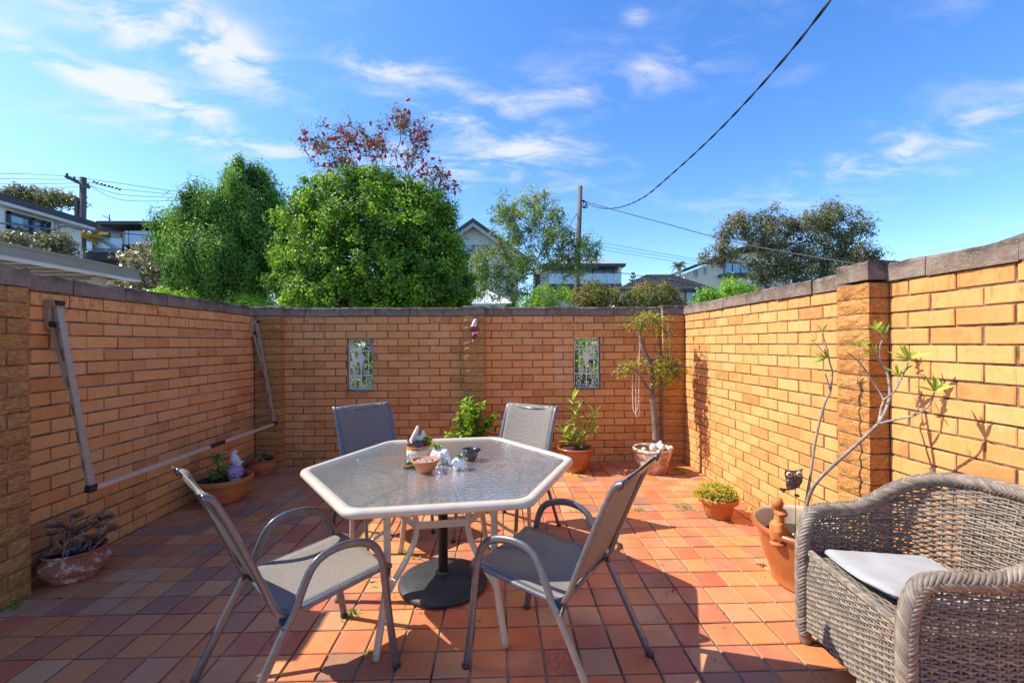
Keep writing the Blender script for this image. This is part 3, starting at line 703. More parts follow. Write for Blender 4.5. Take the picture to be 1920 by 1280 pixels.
# seat cushion, its near corner lifted by the arm
def cushion():
    n = 22; V = []; hw = .215
    for top_ in (1, -1):
        for j in range(n+1):
            for i in range(n+1):
                u, v = i/n*2-1, j/n*2-1; e = max(abs(u), abs(v)); rr = 1-.045*(abs(u)*abs(v))**6
                th = .017*(1-e**10)**.5+.002; x, y = u*hw*rr, v*hw*rr
                z = top_*th+.006*math.sin(u*3.1+.7)*math.cos(v*2.4)+.016*max(0, v-.55)*(1+.6*u)*0+.03*max(0, -u-.2)*max(0, v)
                z += (.004*math.sin(9*u+2*v)+.003*math.sin(5*v-7*u+1)+.0025*math.sin(17*u*v+3*v) if top_ > 0 else 0)*(1-e)**.5
                V.append((x, y, z))
    m = (n+1)**2; F = [(j*(n+1)+i, j*(n+1)+i+1, (j+1)*(n+1)+i+1, (j+1)*(n+1)+i) for j in range(n) for i in range(n)]
    F += [(m+d, m+c, m+b, m+a) for a, b, c, d in F]
    edge = [i for i in range(n+1)]+[i*(n+1)+n for i in range(1, n+1)]+[n*(n+1)+i for i in range(n-1, -1, -1)]+[i*(n+1) for i in range(n-1, 0, -1)]
    F += [(edge[i], m+edge[i], m+edge[(i+1) % len(edge)], edge[(i+1) % len(edge)]) for i in range(len(edge))]
    return MB().add(V, [f for f in F])
o = cushion().build('seat_cushion', MATS['cushion_cloth'], None, True, loc=(1.640, 1.695, .442), rotz=R(84), label='flat white cushion lying on the wicker armchair seat', cat='cushion')
o.rotation_euler = (R(1.5), R(1.5), R(82))
pp = []
for i in range(80):
    a = i*2*math.pi/80; c_, s_ = math.cos(a), math.sin(a); f = .2145/max(abs(c_), abs(s_)); f = min(f, .2145*1.33); x, y = c_*f, s_*f; u, v = x/.215, y/.215
    pp.append((x, y, .006*math.sin(u*3.1+.7)*math.cos(v*2.4)+.03*max(0, -u-.2)*max(0, v)+.002))
MB().tube(pp, .0042, 6, closed=True).build('piping', MATS['cushion_cloth'], o, True)

# ---------------------------------------------------------------- fold-down clothesline on the left wall
simple('beige_metal', (.42, .33, .245), (.36, .28, .205), 30, .42, .06, 300, .001, .5, metal=.15)
simple('pale_metal', (.62, .52, .42), (.55, .46, .37), 30, .4, .05, 300, .001, metal=.15)
simple('line_cord', (.42, .42, .45), (.3, .3, .33), 60, .5)
cl = thing('clothesline', 'beige fold-down clothesline hanging against the left brick wall', 'clothesline', (0, 0, 0))
yn, yf, xb, zb = 2.745, 4.93, -2.497, .525
def arm(y, s):
    p0 = Vector((-2.69, y, 1.64)); p1 = Vector((xb, y, zb))
    b = MB()
    b.prism([(-2.738, 1.668), (-2.675, 1.668), (-2.668, 1.628), (-2.705, 1.615), (-2.712, 1.49), (-2.738, 1.482)], y-.035, y+.035, lambda u, v, w_: (u, w_, v)).build('wall_bracket', MATS['beige_metal'], cl)
    ao = MB().bar(p0, p1, .040, .022, (1, 0, .2)).build('arm', MATS['beige_metal'], cl)
    d = (p1-p0).normalized()
    for k in range(6):
        q = p0+d*(.14+.17*k); MB().box(q+Vector((0, -.024, 0)), (.006, .003, .07), Matrix.Rotation(math.atan2(-d.x, -d.z), 4, 'Y')).build('slot', MATS['screw_metal'], ao)
    e = p0+d*.50
    MB().bar((-2.712, y-.004, 1.52), e+Vector((-.012, -.004, .0)), .034, .024, (1, 0, .2)).build('strut', MATS['beige_metal'], cl)
    for q in ((-2.705, 1.52), (-2.68, 1.65)): MB().box((q[0]+.006, y-.008, q[1]), (.03, .05, .03), Matrix.Rotation(R(12), 4, 'Y')).build('knuckle', MATS['dark_plastic'], cl)
    MB().box((xb, y, zb-.005), (.034, .05, .045), Matrix.Rotation(R(8), 4, 'Y')).build('corner_joint', MATS['dark_plastic'], cl)
arm(yn, 1); arm(yf, -1)
MB().bar((xb, yn+.02, zb-.01), (xb, yf-.02, zb-.01), .022, .026).build('front_bar', MATS['pale_metal'], cl)
MB().bar((xb, 3.84, zb-.01), (xb, 4.04, zb-.01), .026, .030).build('bar_joiner', MATS['dark_plastic'], cl)
for k in range(8):
    f = .12+.8*k/7; z = 1.64+(zb-1.64)*f; x = -2.69+(xb+2.69)*f; sg = .028+.02*random.random()
    MB().tube([(x, yn+(yf-yn)*i/12, z-sg*math.sin(math.pi*i/12)) for i in range(13)], .0018, 5).build('cord', MATS['line_cord'], cl, True)
# ---------------------------------------------------------------- pots, plants, ornaments
simple('terracotta', (.50, .17, .065), (.42, .13, .05), 14, .7, .25, 150, .003, .3)
simple('terracotta_orange', (.52, .185, .05), (.44, .14, .035), 8, .6, .2, 150, .002, .35)
simple('glazed_pot', (.36, .105, .025), (.30, .085, .02), 5, .28, .06, 60, .002, .5, coat=.5)
simple('glaze_cream', (.62, .55, .42), (.5, .43, .31), 9, .35, .1, 90)
def mat_peel():
    m, nt = newmat('peeling_terracotta'); v = coords(nt)
    n = noise(nt, v, 16, 9, .72); col = mixc(nt, maprange(nt, n, .52, .60, 0, .9), (.33, .115, .065), (.60, .42, .36))
    col = mixc(nt, maprange(nt, noise(nt, v, 7, 5), .5, .7, 0, .7), col, (.24, .09, .045)); finish(nt, col, .85, noise(nt, v, 60, 6), .7, .006, spec=.2)
mat_peel()
def mat_stonepot():
    m, nt = newmat('stone_pot'); v = coords(nt)
    col = mixc(nt, maprange(nt, noise(nt, v, 13, 8, .7), .42, .58, 0, 1), (.62, .52, .42), (.36, .17, .085)); finish(nt, col, .9, noise(nt, v, 50, 7, .7), .9, .008, spec=.2)
mat_stonepot()
simple('soil', (.045, .03, .02), (.09, .06, .04), 60, .95, 1, 90, .01, .1)
simple('bark', (.24, .20, .165), (.11, .09, .075), 24, .9, .8, 90, .006, .2, stretch=(1, 1, .35))
simple('pale_stem', (.34, .28, .235), (.19, .15, .125), 40, .7, .4, 120, .003, .3)
simple('green_stem', (.14, .17, .06), (.2, .15, .08), 30, .6)
simple('shell_white', (.74, .69, .62), (.52, .45, .38), 22, .5, .6, 90, .004, .4)
simple('glazed_white', (.72, .71, .70), (.62, .61, .60), 9, .2, .05, 50, .002, .6, coat=.5)
simple('white_paint', (.66, .64, .61), (.5, .48, .45), 40, .5, .2, 150, .002)
simple('crimson_paint', (.30, .015, .05), (.20, .01, .035), 25, .4, .2, 100, .003, .5)
simple('purple_paint', (.20, .09, .30), (.42, .34, .48), 30, .6, .3, 120, .003)
simple('rust_metal', (.34, .16, .06), (.12, .07, .045), 55, .6, .3, 150, .002, metal=.15)
simple('grey_metal', (.30, .27, .24), (.16, .14, .12), 40, .45, metal=.5)
simple('brown_glaze', (.05, .012, .01), (.09, .02, .012), 12, .15, coat=.6)
simple('amber_glaze', (.50, .20, .02), (.42, .15, .015), 12, .2, coat=.5)
simple('cream_glaze', (.68, .60, .45), (.60, .52, .38), 12, .25, coat=.4)
simple('black_glaze', (.022, .024, .028), (.045, .04, .035), 14, .22, coat=.5)
simple('pebbles', (.50, .44, .38), (.22, .17, .13), 40, .7, rnd=.8)
simple('dry_fibre', (.16, .10, .05), (.09, .06, .03), 40, .9)
leafmat('leaf_bright', [(0, (0.075, 0.165, 0.018)), (.5, (0.195, 0.375, 0.030)), (1, (0.450, 0.620, 0.053))], .35, .35)
leafmat('leaf_succulent', [(0, (0.063, 0.126, 0.036)), (.5, (0.135, 0.252, 0.063)), (1, (0.288, 0.432, 0.108))], .3, .12, .5)
leafmat('leaf_pink', [(0, (.24, .085, .045)), (.5, (.46, .19, .105)), (1, (.58, .31, .17))], .4, .15, .4)
leafmat('leaf_oleander', [(0, (0.081, 0.162, 0.020)), (.5, (0.203, 0.338, 0.047)), (1, (0.446, 0.567, 0.095))], .35, .3)
leafmat('leaf_yellow', [(0, (.16, .18, .02)), (.5, (.36, .37, .03)), (1, (.56, .52, .06))], .4, .3)
leafmat('leaf_grey', [(0, (0.130, 0.104, 0.078)), (.5, (0.182, 0.195, 0.078)), (1, (0.286, 0.325, 0.130))], .4, .15)
def pot(t, prof, mat, soil_z, soil_r, n=40, **kw):
    p = MB().lathe(prof, n, capb=False, **kw).build('pot', mat, t, True)
    MB().lathe([(soil_r, soil_z), (soil_r*.5, soil_z+.008), (.003, soil_z+.01)], 24, capb=False).build('soil', MATS['soil'], t, True)
    return p
def rosette(mb, c, r, n=14, up=(0, 0, 1), tint=(.2, .9), w=.42, fat=.2, layers=3):
    upv = Vector(up).normalized(); a = upv.orthogonal().normalized(); b = upv.cross(a)
    for L in range(layers):
        k = max(4, int(n*(1-.22*L))); el = .15+.42*L
        for i in range(k):
            th = 2*math.pi*(i+.5*L)/k+random.uniform(-.15, .15); d = (a*math.cos(th)+b*math.sin(th))*math.cos(el)+upv*math.sin(el)
            mb.blade(Vector(c), d, r*(1-.22*L)*random.uniform(.85, 1.1), r*w, tuple(upv), -.12, random.uniform(*tint), 3, .3)
    return mb

# peeling pot with pink rosettes, left foreground
t = thing('potted_succulent', 'peeling terracotta pot of dusty pink rosette succulents at the left wall', 'potted plant', (-2.565, 2.715, 0))
pot(t, [(.10, .001), (.115, .0052), (.118, .018), (.112, .026), (.15, .055), (.168, .09), (.160, .125), (.135, .148), (.142, .158), (.152, .166), (.150, .174), (.138, .172), (.13, .15), (.12, .14)], MATS['peeling_terracotta'], .142, .125, wob=.012)
st = MB(); lv = MB()
for k in range(26):
    a = random.uniform(0, 6.28); r0 = random.uniform(.01, .09); p0 = Vector((r0*math.cos(a), r0*math.sin(a), .145)); q = p0+Vector((random.uniform(-.07, .17), random.uniform(-.10, .14), random.uniform(.06, .21)))
    if k < 5: q = p0+Vector((random.uniform(-.1, .12), random.uniform(-.1, .1), .035))
    m_ = p0.lerp(q, .5)+Vector((random.uniform(-.02, .02), random.uniform(-.02, .02), .01)); st.tube(smo([p0, m_, q], 4), [.0045]*9, 6)
    rosette(lv, q, random.uniform(.034, .052), 10, (random.uniform(-.4, .4), random.uniform(-.6, .2), 1), (.2, 1), .7, .3)
st.build('stems', MATS['pale_stem'], t, True, kind='stuff'); lv.build('leaves', MATS['leaf_pink'], t, True, kind='stuff')

# wide bowl: jade and aeonium, with the gnome standing in it
BW = Vector((-2.475, 3.985, 0))
t = thing('potted_succulent', 'wide terracotta bowl holding a leggy succulent and a jade bush', 'potted plant', tuple(BW))
pot(t, [(.14, .001), (.15, .003), (.165, .03), (.195, .10), (.212, .155), (.214, .163), (.222, .166), (.236, .170), (.242, .18), (.243, .21), (.236, .22), (.222, .219), (.212, .20), (.20, .17)], MATS['terracotta_orange'], .185, .21)
st = MB(); P = smo([(-.07, .03, .18), (-.085, .03, .24), (-.055, .03, .29), (-.075, .035, .34), (-.06, .03, .385)], 5); st.tube(P, .011, 8).build('stem', MATS['pale_stem'], t, True)
lv = MB(); top = Vector((-.06, .03, .39))
for i in range(13):
    th = i*2.4; e = -.75+1.6*i/12; d = Vector((math.cos(th)*math.cos(e), math.sin(th)*math.cos(e), math.sin(e))); lv.blade(top, d, random.uniform(.085, .115), .036, (0, 0, 1), .25, .3+.6*i/12, 4, .25)
lv.build('leaf_head', MATS['leaf_succulent'], t, True, kind='stuff')
lv = MB()
for k in range(26):
    c = Vector((.0+random.gauss(0, .045), -.05+random.gauss(0, .045), .195+random.uniform(.0, .11))); rosette(lv, c, random.uniform(.025, .036), 6, (random.uniform(-.7, .7), random.uniform(-.7, .7), 1), (.1, .9), .6, .3, 2)
lv.build('jade_leaves', MATS['leaf_succulent'], t, True, kind='stuff')
# gnome
gn = thing('garden_gnome', 'small painted gnome in white cap and purple coat standing in the bowl', 'garden gnome', (BW.x+.125, BW.y-.03, .193), R(12))
MB().lathe([(.042, 0), (.046, .008), (.046, .018), (.036, .022)], 16).build('base', MATS['white_paint'], gn, True)
mb = MB().lathe([(.034, .018), (.050, .024), (.056, .05), (.053, .085), (.044, .115), (.034, .132), (.015, .14)], 18, sq=(1.12, .95)); mb.ball((.045, .0, .085), (.022, .02, .036), 10, 7).ball((-.02, -.048, .08), (.018, .016, .036), 10, 7).build('coat', MATS['purple_paint'], gn, True)
hd = MB().ball((.01, 0, .158), (.036, .032, .034), 14, 10).build('head', MATS['white_paint'], gn, True)
MB().ball((.052, 0, .156), (.022, .011, .011), 10, 7).build('nose', MATS['white_paint'], hd, True)
MB().ball((.018, -.03, .16), (.008, .008, .013), 8, 6).build('ear', MATS['white_paint'], hd, True)
MB().lathe([(.034, .0), (.030, -.018), (.018, -.04), (.004, -.05)], 12, (.022, 0, .150), sq=(.9, .8)).build('beard', MATS['shell_white'], hd, True)
MB().tube(smo([(.004, 0, .17), (-.004, 0, .195), (-.010, 0, .222), (.0, 0, .245), (.016, 0, .258)], 5), [.041-.0014*i for i in range(16)]+[.018, .016, .013, .011, .007], 14).build('cap', MATS['white_paint'], gn, True)

# squat pot in the far left corner
t = thing('potted_succulent', 'squat terracotta pot of small green succulents in the far left corner', 'potted plant', (-2.56, 4.80, 0))
pot(t, [(.08, .001), (.095, .0052), (.095, .014), (.085, .022), (.12, .05), (.134, .085), (.125, .115), (.105, .13), (.112, .142), (.126, .15), (.124, .158), (.112, .156), (.10, .14)], MATS['terracotta'], .135, .10)
lv = MB(); l2 = MB()
for k in range(26):
    a = random.uniform(0, 6.28); r0 = random.uniform(0, .11); c = Vector((r0*math.cos(a), r0*math.sin(a), .15+random.uniform(.0, .075)))
    rosette(lv if k % 3 else l2, c, random.uniform(.022, .034), 7, (random.uniform(-.5, .5), random.uniform(-.7, .3), 1), (.3, 1), .6, .3, 2)
lv.build('green_leaves', MATS['leaf_succulent'], t, True, kind='stuff'); l2.build('pink_leaves', MATS['leaf_pink'], t, True, kind='stuff')

# bright green shrub behind the table
t = thing('potted_shrub', 'bright green leafy shrub in a pot against the back wall behind the table', 'potted plant', (-.28, 4.72, 0))
pot(t, [(.10, .001), (.11, .0052), (.15, .20), (.165, .26), (.178, .27), (.178, .30), (.165, .30), (.15, .27)], MATS['terracotta'], .27, .15)
st = MB(); lv = MB()
for k in range(60):
    a = random.uniform(0, 6.28); q = Vector((random.gauss(-.01, .13), random.gauss(0, .09), random.uniform(.36, .80)))
    if q.z > .62: q.x = q.x*.55-.02
    if k < 5: q = Vector((.17+.02*k, random.uniform(-.05, .05), .50+.03*k))
    P = smo([(random.uniform(-.03, .03), random.uniform(-.03, .03), .27), (q.x*.4, q.y*.4, .27+(q.z-.27)*.5), tuple(q)], 5); st.tube(P, [.005-.0003*i for i in range(11)], 5)
    for j in range(22):
        b = P[random.randrange(5, 11)]; d = Vector((random.gauss(0, 1), random.gauss(0, 1), random.gauss(.35, .6))); lv.blade(b, d, random.uniform(.04, .07), random.uniform(.022, .034), (0, 0, 1), .2, random.random(), 3, .2)
st.build('stems', MATS['green_stem'], t, True, kind='stuff'); lv.build('leaves', MATS['leaf_bright'], t, True, kind='stuff')

# oleander
t = thing('potted_oleander', 'oleander with long pointed leaves in a rust brown pot by the back wall', 'potted plant', (.83, 4.745, 0))
pot(t, [(.10, .001), (.115, .0052), (.145, .08), (.172, .19), (.176, .225), (.180, .232), (.196, .238), (.20, .25), (.197, .262), (.182, .262), (.172, .24)], MATS['glazed_pot'], .235, .17)
st = MB(); lv = MB()
for (tip, n) in [((-.03, .0, .80), 16), ((.02, .03, .66), 12), ((.21, -.03, .62), 14), ((.17, .02, .50), 10), ((-.06, -.08, .40), 12), ((-.10, -.03, .36), 10), ((.0, -.1, .34), 12), ((-.13, 0, .42), 8), ((.05, -.09, .38), 8), ((.20, -.06, .43), 8)]:
    q = Vector(tip); P = smo([(random.uniform(-.04, .04), random.uniform(-.03, .03), .235), (q.x*.55, q.y*.5, .235+(q.z-.235)*.5), tip], 6); st.tube(P, [.0055-.0003*i for i in range(13)], 6)
    for j in range(n):
        b = P[12-int(j*.45)] if j*.45 < 12 else P[2]; th = j*2.4; e = 1.1-j*.11; d = Vector((math.cos(th)*math.cos(e), math.sin(th)*math.cos(e), math.sin(e)))
        lv.blade(b, d, random.uniform(.12, .19)*(.75 if tip[2] < .45 else 1), random.uniform(.020, .028), (0, 0, 1), .18, random.random(), 5, .25)
for k in range(6): a = -1.5+random.uniform(-.7, .5); st.tube([(.17*math.cos(a), .17*math.sin(a), .25), (.21*math.cos(a), .21*math.sin(a), .22-.03*random.random())], .003, 5)
st.build('stems', MATS['green_stem'], t, True, kind='stuff'); lv.build('leaves', MATS['leaf_oleander'], t, True, kind='stuff')

# potted tree with yellow green tufts in a stone basket pot
TP = Vector((1.655, 4.665, 0))
t = thing('potted_tree', 'twisted little tree with yellow-green tufts in a basket-carved stone pot', 'potted tree', tuple(TP))
n = 48; V = []; prof = [(.13, .001), (.14, .0052)]+[(.142+.058*k/16, .012+.215*k/16) for k in range(17)]+[(.208, .232), (.214, .25), (.205, .264), (.188, .262), (.18, .235)]
m = len(prof)
for i, (r, z) in enumerate(prof):
    for j in range(n):
        b = .008*math.sin(math.pi*(z/.0268))*math.cos(j/n*2*math.pi*6+math.pi*int(z/.0268)) if 1 < i < 19 else .002*math.sin(j*2.1); a = j*2*math.pi/n
        V.append(((r+b)*math.cos(a), (r+b)*math.sin(a), z))
MB().add(V, [(i*n+j, i*n+(j+1) % n, (i+1)*n+(j+1) % n, (i+1)*n+j) for i in range(m-1) for j in range(n)]).build('pot', MATS['stone_pot'], t, True)
MB().lathe([(.185, .235), (.1, .25), (.003, .255)], 20, capb=False).build('soil', MATS['soil'], t, True)
def loc(px, py, Y=TP.y): return at(px, py, Y)-TP
trunk = smo([loc(1229, 826), loc(1228, 790), loc(1223, 740), loc(1222, 700), loc(1214, 670), loc(1203, 645), loc(1200, 625), loc(1202, 606)], 5)
MB().tube(trunk, np.linspace(.034, .013, len(trunk)), 10).build('trunk', MATS['bark'], t, True)
twigs = []
def tw(pts, r0): P = smo(pts, 5); MB().tube(P, np.linspace(r0, .003, len(P)), 7).build('branch', MATS['bark'], t, True); twigs.extend(P[2:])
tw([loc(1224, 735), loc(1212, 722, TP.y-.05), loc(1200, 705, TP.y-.08), loc(1185, 690, TP.y-.1), loc(1168, 692, TP.y-.1)], .011)
tw([loc(1222, 705), loc(1238, 690, TP.y+.05), loc(1255, 690, TP.y+.06), loc(1275, 700, TP.y+.05)], .010)
tw([loc(1217, 680), loc(1235, 668), loc(1250, 672, TP.y-.05), loc(1268, 685, TP.y-.1)], .009)
tw([loc(1226, 750), loc(1232, 738, TP.y-.06), loc(1240, 725, TP.y-.12)], .008)
tw([loc(1202, 612), loc(1190, 605), loc(1180, 612, TP.y-.06)], .006); tw([loc(1202, 610), loc(1215, 596), loc(1230, 592, TP.y+.05)], .006); tw([loc(1202, 615), loc(1225, 606, TP.y-.06), loc(1248, 620, TP.y-.05)], .006)
tw([loc(1202, 608), loc(1205, 592), loc(1210, 582)], .005)
lv = MB(); ts = MB()
cl_ = [(1180, 612, 9), (1190, 604, 12), (1205, 592, 14), (1220, 592, 14), (1235, 598, 14), (1246, 612, 12), (1250, 635, 8), (1210, 608, 12), (1200, 615, 10), (1230, 612, 12), (1252, 650, 5),
       (1170, 688, 12), (1185, 686, 14), (1200, 682, 10), (1164, 700, 5), (1178, 700, 7), (1228, 688, 14), (1240, 682, 16), (1255, 686, 18), (1270, 690, 16), (1280, 694, 8), (1262, 704, 14), (1245, 704, 14), (1230, 712, 12), (1240, 722, 12), (1254, 714, 12), (1222, 695, 10), (1276, 706, 8), (1250, 672, 10), (1262, 676, 8)]
for (px, py, k) in cl_:
    for j in range(int(k*2.6)):
        dy = random.uniform(-.16, .14); p = loc(px+random.gauss(0, 7.5), py+random.gauss(0, 6), TP.y+dy)
        near = min(twigs, key=lambda q: (q-p).length_squared)
        if j % 2 == 0: ts.tube([near, near.lerp(p, .6)+Vector((0, 0, .01)), p], [.0022, .0018, .0012], 4, cap=False)
        for q in range(5):
            d = Vector((random.gauss(0, 1), random.gauss(0, 1), random.gauss(.2, .7))); lv.blade(p, d, random.uniform(.018, .032), .014, (0, 0, 1), .1, random.random(), 2, .1)
ts.build('twigs', MATS['bark'], t, True, kind='stuff'); lv.build('leaves', MATS['leaf_yellow'], t, True, kind='stuff')
# rocks and shells on the pot
for k, (dx, dy, r, s, lab) in enumerate([(-.045, -.14, .042, (1, .8, 1.15), 'upright white shell at the front of the stone basket pot'), (.05, -.11, .055, (1.3, .8, .8), 'large cream shell lying on the soil of the stone basket pot'),
                                    (.12, -.13, .030, (1, 1, .8), 'round white pebble at the right rim of the stone pot'), (.165, -.08, .028, (1, 1, .9), 'white pebble farthest right on the stone pot rim'),
                                    (.0, -.165, .030, (1.6, .7, .5), 'flat white shell on the front rim of the stone pot'), (-.13, -.10, .026, (1, 1, .8), 'small white pebble at the left rim of the stone pot')]):
    MB().ball((0, 0, 0), tuple(r*x for x in s), 12, 8, jit=.12).build('shell' if 'shell' in lab else 'pebble', MATS['shell_white'], None, True, loc=(TP.x+dx, TP.y+dy, .253+r*s[2]*.75), rotz=k*1.1, label=lab, cat='shell' if 'shell' in lab else 'pebble')
MB().tube(smo([(-.02, 0, 0), (.01, -.01, .05), (.03, -.01, .085)], 5), [.022, .024, .026, .027, .027, .026, .024, .02, .016, .012, .008], 10).build('driftwood', MATS['shell_white'], None, True, loc=(TP.x+.05, TP.y-.02, .258), label='cream piece of coral standing beside the little tree trunk', cat='coral')
# garlands of shells
def garland(label, pts, seed, dens=.012):
    P = smo(pts, 10); mb = MB(); r = random.Random(seed); acc = 0
    mb.tube(P, .0012, 4)
    for a, b in zip(P, P[1:]):
        acc += (b-a).length
        if acc > dens: acc = 0; mb.ball(tuple(b+Vector((r.uniform(-.003, .003), r.uniform(-.006, .0), 0))), (r.uniform(.004, .008), r.uniform(.004, .007), r.uniform(.005, .009)), 6, 5)
    mb.build('shell_garland', MATS['shell_white'], None, True, label=label, cat='garland')
g = lambda px, py, dy=-.06: at(px, py, TP.y+dy)
garland('long looped string of white shells hanging from the low branch', [g(1186, 698), g(1186, 730), g(1187, 765), g(1191, 772), g(1196, 764), g(1197, 730), g(1198, 698)], 1)
garland('string of pearly shells with a knot, hanging lowest from the low branch', [g(1192, 698, -.08), g(1192, 740, -.08), g(1192, 774, -.08), g(1195, 781, -.08), g(1199, 772, -.08), g(1198, 735, -.08), g(1199, 700, -.08)], 2, .010)
garland('short shell string down the trunk below the upper tuft', [g(1199, 622), g(1199, 650), g(1198, 690)], 3, .016)
garland('shell string hanging from the right of the upper tuft', [g(1252, 610), g(1255, 640), g(1256, 672)], 4, .016)

# small pot, yellow succulent
t = thing('potted_sedum', 'small terracotta pot of trailing yellow-green sedum by the right wall', 'potted plant', (1.745, 3.44, 0))
pot(t, [(.085, .001), (.092, .0052), (.118, .095), (.125, .118), (.128, .12), (.148, .124), (.152, .15), (.150, .162), (.138, .162), (.128, .14)], MATS['terracotta_orange'], .142, .128)
lv = MB()
for k in range(420):
    a = random.uniform(0, 6.28); r0 = .17*math.sqrt(random.random()); z = .15+.075*(1-(r0/.19)**2)+random.uniform(-.01, .04)
    if math.cos(a) < -.4 and r0 > .13: z -= .03
    c = Vector((r0*math.cos(a)-.02, r0*math.sin(a), z))
    for j in range(4): lv.blade(c, Vector((random.gauss(0, 1), random.gauss(0, 1), random.gauss(.6, .6))), random.uniform(.014, .026), .009, (0, 0, 1), .1, random.random(), 2, .1)
for k in range(12): lv.blade((.10+random.uniform(-.03, .03), random.uniform(-.03, .05), .15), (random.gauss(.1, .25), random.gauss(0, .25), 1), random.uniform(.08, .15), .005, (1, 0, 0), .1, .4, 4, .1)
lv.build('leaves', MATS['leaf_yellow'], t, True, kind='stuff')

# big glazed pot with the bare leaning plant
GP = Vector((1.80, 2.46, 0))
t = thing('potted_frangipani', 'glazed brown pot with tall bare leaning stems ending in leaf tufts', 'potted plant', tuple(GP))
MB().lathe([(.19, .001), (.205, .0052), (.208, .016), (.204, .022), (.225, .08), (.255, .16), (.275, .24), (.282, .285), (.286, .292), (.288, .298), (.298, .304), (.312, .315), (.316, .328), (.310, .340), (.298, .343)], 56, capb=False).build('pot', MATS['glazed_pot'], t, True)
MB().lathe([(.300, .3435), (.290, .338), (.283, .32), (.272, .26), (.262, .22)], 56, capb=False).build('inner_glaze', MATS['glaze_cream'], t, True)
MB().lathe([(.268, .235), (.15, .245), (.003, .25)], 30, capb=False).build('soil', MATS['soil'], t, True)
def L2(px, py, Y): return at(px, py, Y)-GP
lv = MB()
def limb(pts, r0, r1, name='stem'):
    P = smo([L2(*p) for p in pts], 6); MB().tube(P, np.linspace(r0, r1, len(P)), 8).build(name, MATS['pale_stem'], t, True); return P
limb([(1508, 975, 2.44), (1512, 940, 2.43), (1518, 900, 2.43), (1530, 820, 2.43), (1545, 760, 2.42), (1557, 735, 2.42)], .0085, .006)
limb([(1557, 737, 2.42), (1552, 715, 2.42), (1547, 700, 2.42)], .005, .0035); limb([(1557, 735, 2.42), (1561, 700, 2.42), (1556, 680, 2.42), (1548, 645, 2.42), (1541, 625, 2.42)], .005, .003); limb([(1551, 668, 2.42), (1535, 650, 2.42), (1525, 640, 2.42)], .003, .002)
limb([(1508, 978, 2.44), (1514, 940, 2.42), (1530, 905, 2.38), (1570, 865, 2.30), (1615, 825, 2.20), (1646, 795, 2.13)], .0105, .008)
limb([(1646, 795, 2.13), (1660, 770, 2.13), (1668, 740, 2.15), (1664, 700, 2.17), (1652, 680, 2.2), (1640, 665, 2.2)], .008, .0045)
limb([(1648, 790, 2.13), (1652, 765, 2.16), (1656, 748, 2.18), (1640, 720, 2.2), (1612, 680, 2.2), (1588, 660, 2.2)], .006, .003); limb([(1611, 678, 2.2), (1609, 655, 2.2)], .003, .0025)
limb([(1656, 750, 2.14), (1675, 735, 2.10), (1690, 710, 2.08), (1703, 680, 2.06)], .0055, .003); limb([(1683, 722, 2.09), (1684, 705, 2.09)], .003, .002)
limb([(1652, 683, 2.2), (1650, 650, 2.2), (1654, 635, 2.2), (1640, 618, 2.2)], .004, .002); limb([(1654, 635, 2.2), (1655, 628, 2.2)], .002, .002)
limb([(1648, 794, 2.13), (1680, 786, 2.05), (1715, 778, 1.98), (1742, 760, 1.92), (1752, 735, 1.90)], .006, .003); limb([(1712, 778, 1.98), (1722, 765, 1.96), (1724, 755, 1.96)], .003, .002)
def tuft(px, py, Y, n, L, dirs=None, up=(0, 0, 1)):
    c = L2(px, py, Y)
    for k in range(n):
        if dirs: ax, az = dirs[k % len(dirs)]; d = Vector((ax, random.uniform(-.7, .5), az))
        else: th = k*2.4; e = .35+.5*random.random(); d = Vector((math.cos(th)*math.cos(e), math.sin(th)*math.cos(e), math.sin(e)))
        L_ = L*.82*random.uniform(.75, 1.15); lv.blade(c, d, L_, L_*.24, (0, -.6, .8), .12, random.uniform(.3, 1), 5, .2)
tuft(1530, 638, 2.42, 4, .075, [(-.9, .4), (-.6, .7), (-.2, .8), (-1, -.1)]); tuft(1542, 622, 2.42, 3, .08, [(-.9, .5), (-.5, .9), (.3, 1)])
tuft(1548, 672, 2.42, 7, .085, [(-.9, .5), (-.6, .8), (-.1, 1), (-.8, .1), (.4, .7), (-.5, -.2)])
tuft(1610, 650, 2.2, 8, .08); tuft(1588, 659, 2.2, 3, .04)
tuft(1640, 618, 2.2, 5, .085, [(-.8, .7), (-.5, .9), (.1, 1), (-1, .3), (.5, .5)]); tuft(1655, 627, 2.2, 6, .09, [(.0, 1), (.5, .6), (-.5, .6), (.8, .8), (.2, .9)])
tuft(1640, 662, 2.2, 5, .07, [(-.4, 1), (-.9, .3), (-1, .6), (.2, 1), (-1, 0)])
tuft(1702, 674, 2.06, 10, .10, [(-.2, 1), (-.7, .5), (.6, .4), (-1, .35), (.2, 1), (.9, .6), (-.5, .8)]); tuft(1684, 703, 2.09, 8, .08, [(-.6, .6), (-.2, 1), (.4, .7), (-.9, .2), (.1, .9)])
tuft(1752, 733, 1.90, 10, .10, [(.8, .55), (-.7, .6), (-.2, 1), (.4, .9), (-.95, .35), (.9, .3), (0, .6), (.3, .3)])
for k in range(7): lv.blade((-.17+random.uniform(-.02, .02), -.10, .25), (random.uniform(-.4, .4), random.uniform(-.4, .3), 1), random.uniform(.10, .2), .013, (1, 0, 0), .15, .5, 4, .2)
lv.build('leaves', MATS['leaf_oleander'], t, True, kind='stuff')
def remesh(o, vox=.004, it=4):
    m = o.modifiers.new('remesh', 'REMESH'); m.mode = 'VOXEL'; m.voxel_size = vox; m.use_smooth_shade = True
    s = o.modifiers.new('smooth', 'SMOOTH'); s.iterations = it; s.factor = .5; return o
